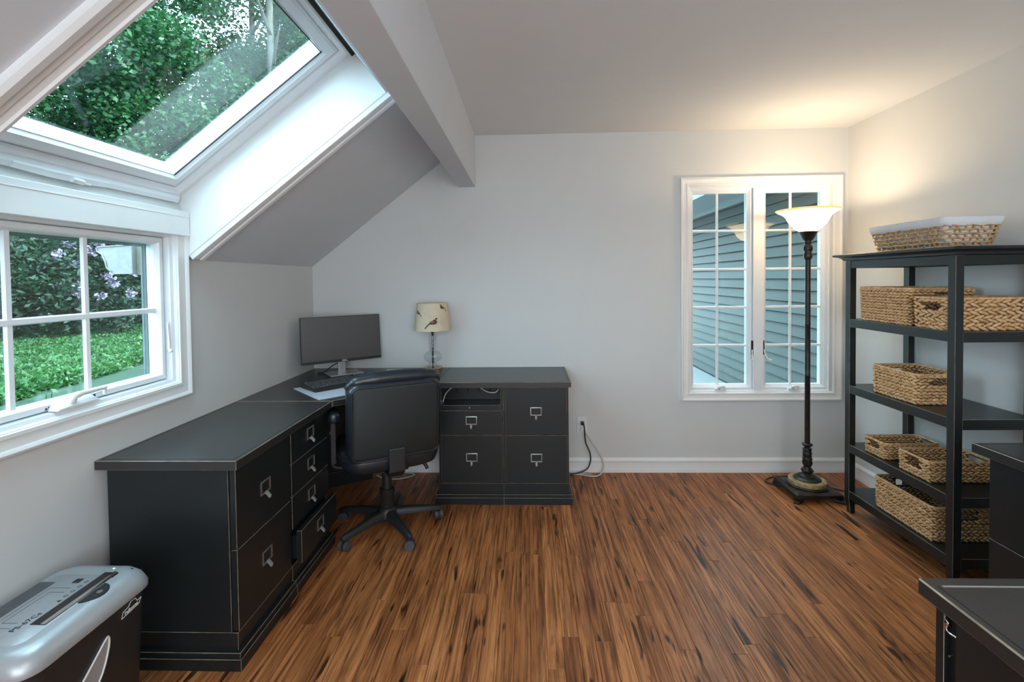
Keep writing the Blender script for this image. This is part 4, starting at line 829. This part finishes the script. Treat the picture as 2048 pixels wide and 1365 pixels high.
for k in range(len(rows)):
    za = rows[k]; zb = rows[k + 1] if k + 1 < len(rows) else HB - 0.006; Pa, Pb = ring_at(za), ring_at(zb); cnt = 38
    for i in range(cnt):
        f = (i + 0.5 * (k % 2) + r_.uniform(-0.2, 0.2)) / cnt; a, _ = Pa.at(f * Pa.L); g = f + r_.uniform(-0.006, 0.006); b, _ = Pb.at(g * Pb.L)
        m.tube([(a[0], a[1], za), (b[0], b[1], zb)], 0.0038, 5)
o = m.build('wicker_lattice', 'wicker', tb, smooth=True); o['kind'] = 'stuff'
m = MB(); rg = []
for z_, ins in ((0.004, 0.014), (0.05, 0.012), (0.10, 0.011), (HB - 0.002, 0.008)):
    f = z_ / HB; rg.append([(x_, y_, z_) for x_, y_ in rrect(W0 + (W1 - W0) * f - 2 * ins, L0 + (L1 - L0) * f - 2 * ins, 0.02, 4)])
m.loft(rg, cap=False); m.add(rg[0], [tuple(range(len(rg[0])))]); o = m.build('cloth_liner', 'linen', tb, smooth=40); sd = o.modifiers.new('solid', 'SOLIDIFY'); sd.thickness = 0.002
m = MB(); rg = []
for z_, ins in ((HB - 0.004, 0.006), (HB, 0.0), (HB - 0.002, -0.006), (HB - 0.020, -0.007), (HB - 0.038, -0.004), (HB - 0.040, -0.002)):
    f = z_ / HB; q = rrect(W0 + (W1 - W0) * f - 2 * ins, L0 + (L1 - L0) * f - 2 * ins, 0.026, 4); rg.append([(x_, y_, z_ + (0.003 * math.sin(i * 1.7) if z_ < HB - 0.03 else 0)) for i, (x_, y_) in enumerate(q)])
m.loft(rg, cap=False); o = m.build('liner_cuff', 'linen', tb, smooth=50); sd = o.modifiers.new('solid', 'SOLIDIFY'); sd.thickness = 0.002

# ------------------------------------------------------------------ paper shredder
sd_ = thing('paper_shredder', 'silver-topped black paper shredder on the floor below the window', 'shredder', (-1.378, 1.320, 0))
def rr(w, d, r, z, cx=0.0, cy=0.0, n=6): return [(x_ + cx, y_ + cy, z) for x_, y_ in rrect(w, d, r, n)]
m = MB(); m.loft([rr(0.235, 0.345, 0.03, 0.006), rr(0.245, 0.355, 0.035, 0.012), rr(0.285, 0.395, 0.045, 0.436)]); m.build('bin', 'plastic', sd_, smooth=40)
m = MB(); m.loft([rr(0.290, 0.402, 0.048, 0.436), rr(0.312, 0.424, 0.060, 0.440), rr(0.314, 0.426, 0.062, 0.452), rr(0.296, 0.412, 0.066, 0.476), rr(0.262, 0.388, 0.062, 0.491), rr(0.225, 0.350, 0.055, 0.495)]); hd_ = m.build('head', 'silver', sd_, smooth=60)
m = MB(); m.loft([rr(0.200, 0.30, 0.03, 0.4945, -0.012, -0.01), rr(0.194, 0.294, 0.03, 0.4965, -0.012, -0.01)]); m.build('top_plate', 'silver', hd_, smooth=40)
m = MB(); m.box(0.036, 0.082, -0.085, 0.150, 0.489, 0.4978); m.build('feed_slot', 'gloss', hd_, bevel=0.002)
m = MB(); m.prism([(0.066, 0.4975), (0.069, 0.5005), (0.076, 0.5005), (0.080, 0.496), (0.070, 0.490)], lambda u, v, w: (u, w, v), -0.083, 0.148); m.build('chrome_guide', 'chrome', hd_, smooth=30)
m = MB(); m.prism([(0.084 + 0.040 * math.sin(q), 0.050 + 0.046 * math.cos(q)) for q in [math.pi * k / 10 for k in range(11)]], lambda u, v, w: (u, v, w + (0.084 - u) * 0.08), 0.470, 0.4990); m.build('key_recess', 'gap', hd_, bevel=0.002)
m = MB(); m.cyl((0.108, 0.052, 0.490), (0.108, 0.052, 0.4995), 0.008, 16); m.build('lock_disc', 'chrome', hd_, smooth=40)
m = MB(); m.box(-0.122, -0.070, -0.19, 0.100, 0.488, 0.4972); m.build('grip_recess', 'castergrey', hd_, bevel=0.003, seg=2)
m = MB(); m.box(0.066, 0.106, 0.158, 0.182, 0.4835, 0.4925); m.build('power_switch', 'gap', hd_, bevel=0.002)
m = MB(); m.cyl((0.046, 0.172, 0.492), (0.046, 0.172, 0.4955), 0.003, 10); m.build('indicator_light', 'green_led', hd_)
m = MB(); m.box(-0.02, 0.002, 0.095, 0.115, 0.4955, 0.4972); m.build('latch_icon', 'ink', hd_)
text('PS-67Cs', 0.022, hd_, 'ink', axes((0.018, -0.075, 0.4968), (0.08, 1, 0), (-1, 0.08, 0), (0, 0, 1)), 'model_lettering')
for i in range(5):
    m = MB(); yy = 0.012 + i * 0.022
    if i == 0: m.add([(0.028, yy - 0.006, 0.4968), (0.028, yy + 0.006, 0.4968), (0.016, yy, 0.4968)], [(0, 1, 2)])
    else: m.lathe([(0.0055, 0.4966), (0.0055, 0.4969), (0.004, 0.4969), (0.004, 0.4966)], 14, (0.022, yy, 0), cap=False)
    m.build('warning_icon', 'ink', hd_)
m = MB()
for x0, x1, y0, y1 in ((-0.06, 0.0, -0.10, -0.0985), (-0.06, 0.0, 0.07, 0.0715), (-0.06, -0.0585, -0.10, 0.07), (-0.045, -0.0435, -0.08, 0.05), (-0.045, 0.0, -0.08, -0.0785), (-0.045, 0.0, 0.05, 0.0515)): m.box(x0, x1, y0, y1, 0.4964, 0.4968)
m.build('instruction_outline', 'castergrey', hd_)
bxs = lambda z_: (0.1225 + 0.020 * (z_ - 0.012) / 0.424) + 0.0012
def bin_pt(y_, z_, lift=0.0): return (bxs(z_) + lift, y_, z_)
m = MB(); P_ = [(0.085, 0.392), (0.150, 0.398), (0.158, 0.414), (0.143, 0.412), (0.136, 0.424), (0.118, 0.425), (0.110, 0.414), (0.090, 0.410)]
m.tube([bin_pt(y_, z_, 0.0006) for y_, z_ in P_], 0.0011, 6, closed=True); lg = m.build('logo_outline', 'inkwhite', sd_)
text('Fellowes', 0.0145, sd_, 'inkwhite', axes(bin_pt(0.121, 0.4025, 0.0008), (0, 1, 0.09), (0.045, -0.09, 1), (1, 0, -0.045)), 'logo_lettering', bold=0.0003)
m = MB(); P_ = [(-0.12, 0.25), (-0.05, 0.30), (0.0, 0.345), (0.030, 0.372), (0.040, 0.372), (0.040, 0.340), (0.020, 0.28), (-0.02, 0.235), (-0.07, 0.22)]
m.tube([bin_pt(y_, z_, 0.0008) for y_, z_ in P_], 0.0030, 6, closed=True, smooth=3); wv = m.build('window_rim', 'inkwhite', sd_, smooth=True)
m = MB(); m.add([bin_pt(y_, z_, 0.0008) for y_, z_ in P_], [tuple(range(len(P_)))]); m.build('bin_window', 'silver', sd_)

# ------------------------------------------------------------------ outside: neighbouring wing seen through the back window
wing = struct(MB().box(2.62, 2.75, D + 0.17, 11.5, -0.10, 2.50).build('wall_exterior', 'siding'), 'teal-grey clapboard wall outside the back window', 'wall')
EXP = 0.1125
for i in range(21):
    z0 = 0.02 + i * EXP; m = MB(); m.prism([(2.62, z0 + 0.009), (2.578, z0 + 0.009), (2.579, z0 + 0.014), (2.604, z0 + EXP), (2.62, z0 + EXP)], lambda u, v, w: (u, w, v), D + 0.17, 11.5); m.build('siding_board', 'siding', wing)
m = MB(); m.box(2.10, 2.62, D + 0.17, 11.5, 2.38, 2.41); m.box(2.58, 2.62, D + 0.17, 11.5, 2.30, 2.38); m.box(2.07, 2.10, D + 0.17, 11.5, 2.36, 2.52); struct(m.build('soffit', 'soffit'), 'pale soffit above the clapboard wall outside', 'soffit')
m = MB(); m.prism([(2.05, 2.52), (2.75, 2.52), (2.75, 2.95)], lambda u, v, w: (u, w, v), D + 0.17, 11.5); struct(m.build('roof_wing', 'roofing'))
m = MB(); m.box(-1.0, 2.62, D + 0.155, 11.5, -0.14, 0.0); struct(m.build('patio', 'concrete'), 'pale concrete walk below the clapboard wall outside', 'path')
# gutter end and fascia beside the left window
gt = thing('rain_gutter', 'weathered white gutter end seen through the left window', 'gutter', (0, 0, 0))
prof = [(-1.992, 1.602), (-2.172, 1.592), (-2.176, 1.572), (-2.150, 1.556), (-2.134, 1.520), (-2.126, 1.486), (-2.106, 1.472), (-2.100, 1.456), (-1.992, 1.456)]
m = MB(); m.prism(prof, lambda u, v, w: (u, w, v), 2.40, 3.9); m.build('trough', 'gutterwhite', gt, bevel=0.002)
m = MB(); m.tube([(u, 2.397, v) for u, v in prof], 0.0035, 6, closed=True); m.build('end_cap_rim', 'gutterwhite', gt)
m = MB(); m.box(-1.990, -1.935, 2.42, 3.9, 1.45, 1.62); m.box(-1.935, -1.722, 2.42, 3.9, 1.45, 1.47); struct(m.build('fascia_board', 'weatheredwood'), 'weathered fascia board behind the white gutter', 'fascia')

# ------------------------------------------------------------------ outside: garden
m = MB(); m.box(-45, -1.73, -14, 45, -0.30, -0.10); struct(m.build('lawn', 'lawn'), 'mown green lawn outside the left window', 'lawn')
def leaves(name, P, size, mat, parent, up=0.0, aspect=0.45, seed=0):
    g = np.random.default_rng(seed); n = len(P); a = g.uniform(0, 2 * np.pi, n); el = g.normal(0, 0.5, n) + up
    d = np.stack([np.cos(a) * np.cos(el), np.sin(a) * np.cos(el), np.sin(el)], 1); h = g.normal(size=(n, 3)); w = np.cross(d, h); w /= np.linalg.norm(w, axis=1)[:, None] + 1e-9
    s = size * g.uniform(0.6, 1.35, n)[:, None]; P = np.asarray(P)
    nn = np.cross(d, w); v = np.stack([P, P + d * s * 0.45 + w * s * aspect * 0.5 + nn * s * 0.06, P + d * s - nn * s * 0.05, P + d * s * 0.45 - w * s * aspect * 0.5 + nn * s * 0.06], 1).reshape(-1, 3)
    me = bpy.data.meshes.new(name); me.vertices.add(4 * n); me.vertices.foreach_set('co', v.astype(np.float32).ravel()); me.loops.add(4 * n); me.loops.foreach_set('vertex_index', np.arange(4 * n, dtype=np.int32))
    me.polygons.add(n); me.polygons.foreach_set('loop_start', np.arange(0, 4 * n, 4, dtype=np.int32)); me.update(calc_edges=True); me.materials.append(MAT[mat])
    o = bpy.data.objects.new(name, me); COL.objects.link(o); o.parent = parent; o['kind'] = 'stuff'; return o
def blob(g, c, r, n, inner=0.6):
    d = g.normal(size=(n, 3)); d /= np.linalg.norm(d, axis=1)[:, None]; return np.array(c) + d * np.array(r) * g.uniform(inner, 1.05, n)[:, None]
# ground cover bed
edge = lambda y: -6.55 - 0.16 * (y - 5.5) - 0.028 * np.maximum(0, y - 6.5) ** 2
g = np.random.default_rng(11); yy = g.uniform(3.0, 20, 210000); xx = edge(yy) - g.uniform(0, 1, 210000) ** 1.4 * 8.0
q = xx / yy; keep = (q < -0.70) & ((q > -1.55) | ((q > -2.6) & (g.uniform(0, 1, len(q)) < 0.45))); xx, yy = xx[keep], yy[keep]
dist = np.clip(edge(yy) - xx, 0, 10); top = 0.16 * np.minimum(1, dist / 0.25 + 0.25) + 0.03 * np.sin(xx * 5) * np.cos(yy * 4.3)
P = np.stack([xx, yy, -0.10 + top * g.uniform(0.45, 1.0, len(xx)) ** 0.6], 1)
o = leaves('ground_cover', P, 0.078, 'leaf_cover', None, up=0.35, aspect=0.6, seed=3); tag(o, 'bright green leafy ground cover bed beyond the lawn', 'ground cover', kind='stuff')
ys = np.linspace(2.5, 21, 30); m = MB(); ring = [(float(edge(v)) - 0.03, float(v)) for v in ys] + [(-17.0, 21.0), (-13.0, 2.5)]
m.prism(ring, lambda u, v, w: (u, v, w), -0.11, -0.05); struct(m.build('planting_bed', 'soil'), 'dark soil under the ground cover', 'bed')
sp = thing('sprout', 'small bright sprout standing alone on the lawn edge', 'plant', (-6.20, 6.02, -0.10))
g = np.random.default_rng(5); leaves('leaves', blob(g, (0, 0, 0.20), (0.13, 0.13, 0.05), 40, 0.1), 0.11, 'leaf_cover', sp, up=0.4, seed=5)
m = MB(); m.tube([(0, 0, 0), (0.01, 0, 0.10), (0.0, 0.02, 0.20)], 0.006, 5); m.tube([(0.04, 0.03, 0), (0.05, 0.04, 0.18)], 0.005, 5); m.build('stems', 'leaf_cover', sp)
def shrub(x, y, rx, ry, hh, n, label, flowers=0, seed=0):
    t = thing('flowering_shrub' if flowers else 'shrub', label, 'shrub', (x, y, -0.10)); g = np.random.default_rng(seed); pts = []
    for _ in range(9):
        c = (g.uniform(-0.6, 0.6) * rx, g.uniform(-0.6, 0.6) * ry, g.uniform(0.25, 0.78) * hh); pts.append(blob(g, c, (rx * 0.55, ry * 0.55, hh * 0.30), n // 5, 0.5))
    P = np.vstack(pts); P = P[P[:, 2] > 0.03]; leaves('foliage', P, 0.15, 'leaf_dark', t, up=0.2, aspect=0.42, seed=seed)
    m = MB()
    for _ in range(5): m.tube([(g.uniform(-.2, .2), g.uniform(-.2, .2), 0), (g.uniform(-.5, .5) * rx, g.uniform(-.5, .5) * ry, hh * 0.4), (g.uniform(-.8, .8) * rx, g.uniform(-.8, .8) * ry, hh * 0.75)], [0.05, 0.035, 0.015], 6, smooth=3)
    m.build('stems', 'bark', t)
    if flowers:
        fp = []
        for _ in range(flowers):
            th = -0.85 + g.normal() * 0.75; d = np.array((math.cos(th), math.sin(th), 0.0)); c = np.array((d[0] * rx * 1.10, d[1] * ry * 1.10, hh * (0.35 + 0.55 * g.uniform()))); fp.append(blob(g, c, (0.12, 0.12, 0.10), 38, 0.4))
        leaves('blossoms', np.vstack(fp), 0.085, 'blossom', t, aspect=0.8, seed=seed + 1)
    return t
shrub(-12.9, 11.3, 1.9, 1.9, 3.6, 7200, 'tall dark rhododendron bush at the left of the hedge', 7, 21)
shrub(-11.9, 13.6, 1.9, 1.8, 3.4, 7200, 'dark bush covered in lilac blossoms in the hedge', 46, 22)
shrub(-11.6, 16.3, 1.9, 1.8, 3.4, 6000, 'dark bush with a few lilac blossoms near the gutter', 14, 23)
shrub(-14.9, 9.2, 2.0, 1.9, 3.6, 5000, 'dark evergreen bush left of the rhododendrons', 0, 24)
shrub(-11.9, 19.3, 2.0, 1.9, 3.3, 4000, 'dark evergreen bush at the end of the hedge', 0, 25)
shrub(-15.2, 13.6, 2.2, 2.2, 5.2, 9000, 'tall dark bush rising behind the leftmost rhododendron', 0, 26)
shrub(-13.9, 16.4, 2.2, 2.2, 5.2, 9000, 'tall dark bush rising behind the lilac-flowered bush', 0, 27)
shrub(-13.2, 19.8, 2.3, 2.2, 5.2, 9000, 'tall dark bush behind the gutter at the hedge end', 0, 28)
shrub(-17.4, 11.2, 2.2, 2.2, 5.2, 7000, 'tall dark bush furthest left behind the hedge', 0, 29)
shrub(-11.0, 23.4, 2.4, 2.2, 5.4, 7000, 'tall dark bush beyond the far end of the hedge', 0, 30)
shrub(-15.4, 6.2, 2.3, 2.2, 5.2, 5000, 'tall dark bush beyond the near end of the hedge', 0, 31)
shrub(-14.8, 2.8, 2.3, 2.2, 5.2, 5000, 'outermost tall dark bush past the near end of the hedge', 0, 32)
def tree(x, y, hh, rx, n, label, seed, size=0.185):
    n = int(n * 3.6)
    t = thing('broadleaf_tree', label, 'tree', (x, y, -0.10), 0, 'trees beyond the garden'); g = np.random.default_rng(seed); pts = []
    for _ in range(44):
        a = g.uniform(0, 2 * np.pi); r = rx * math.sqrt(g.uniform()) * 0.85; z = hh * g.uniform(0.14, 0.95); k = 1 - 0.35 * abs(z / hh - 0.5)
        pts.append(blob(g, (r * math.cos(a) * k, r * math.sin(a) * k, z), (rx * 0.36, rx * 0.36, rx * 0.24), n // 44, 0.25))
    leaves('foliage', np.vstack(pts), size, 'leaf_tree', t, up=-0.15, aspect=0.6, seed=seed)
    m = MB(); m.tube([(0, 0, 0), (0.1, 0.05, hh * 0.35), (-0.05, 0.1, hh * 0.7), (0.1, 0, hh * 0.95)], [0.24, 0.19, 0.13, 0.05], 10, smooth=4); m.build('trunk', 'bark', t, smooth=True)
    for _ in range(7):
        z = hh * g.uniform(0.3, 0.75); a = g.uniform(0, 2 * np.pi); m = MB(); m.tube([(0, 0.05, z), (rx * 0.4 * math.cos(a), rx * 0.4 * math.sin(a), z + 0.8), (rx * 0.8 * math.cos(a), rx * 0.8 * math.sin(a), z + 1.2)], [0.07, 0.05, 0.02], 6, smooth=3); m.build('branch', 'bark', t, smooth=True)
    return t
for i, a in enumerate(((-16.5, 13.6, 15.0, 3.6, 11000, 'broad leafy tree rising behind the leftmost rhododendron'), (-13.8, 17.2, 17.0, 3.6, 11000, 'tall leafy tree behind the lilac-flowered bush'), (-10.6, 20.2, 17.5, 3.5, 11000, 'tall leafy tree with pale trunk filling the middle of the skylight'),
                       (-19.5, 9.8, 14.0, 3.8, 8000, 'leafy tree at the lower edge of the skylight view'), (-8.0, 23.6, 19.0, 3.8, 9000, 'leafy tree at the upper right of the skylight view'), (-13.5, 24.0, 20.0, 4.5, 9000, 'distant tall tree standing behind the skylight trees'), (-20.0, 18.0, 18.0, 4.5, 8000, 'distant broad tree behind the leftmost trees'), (-10.5, 27.5, 21.0, 4.6, 8000, 'distant tall tree in the gap between the pale trunks'), (-17.2, 20.8, 19.0, 4.2, 8000, 'distant tall tree between the two broad trees'))):
    tree(*a, seed=40 + i)
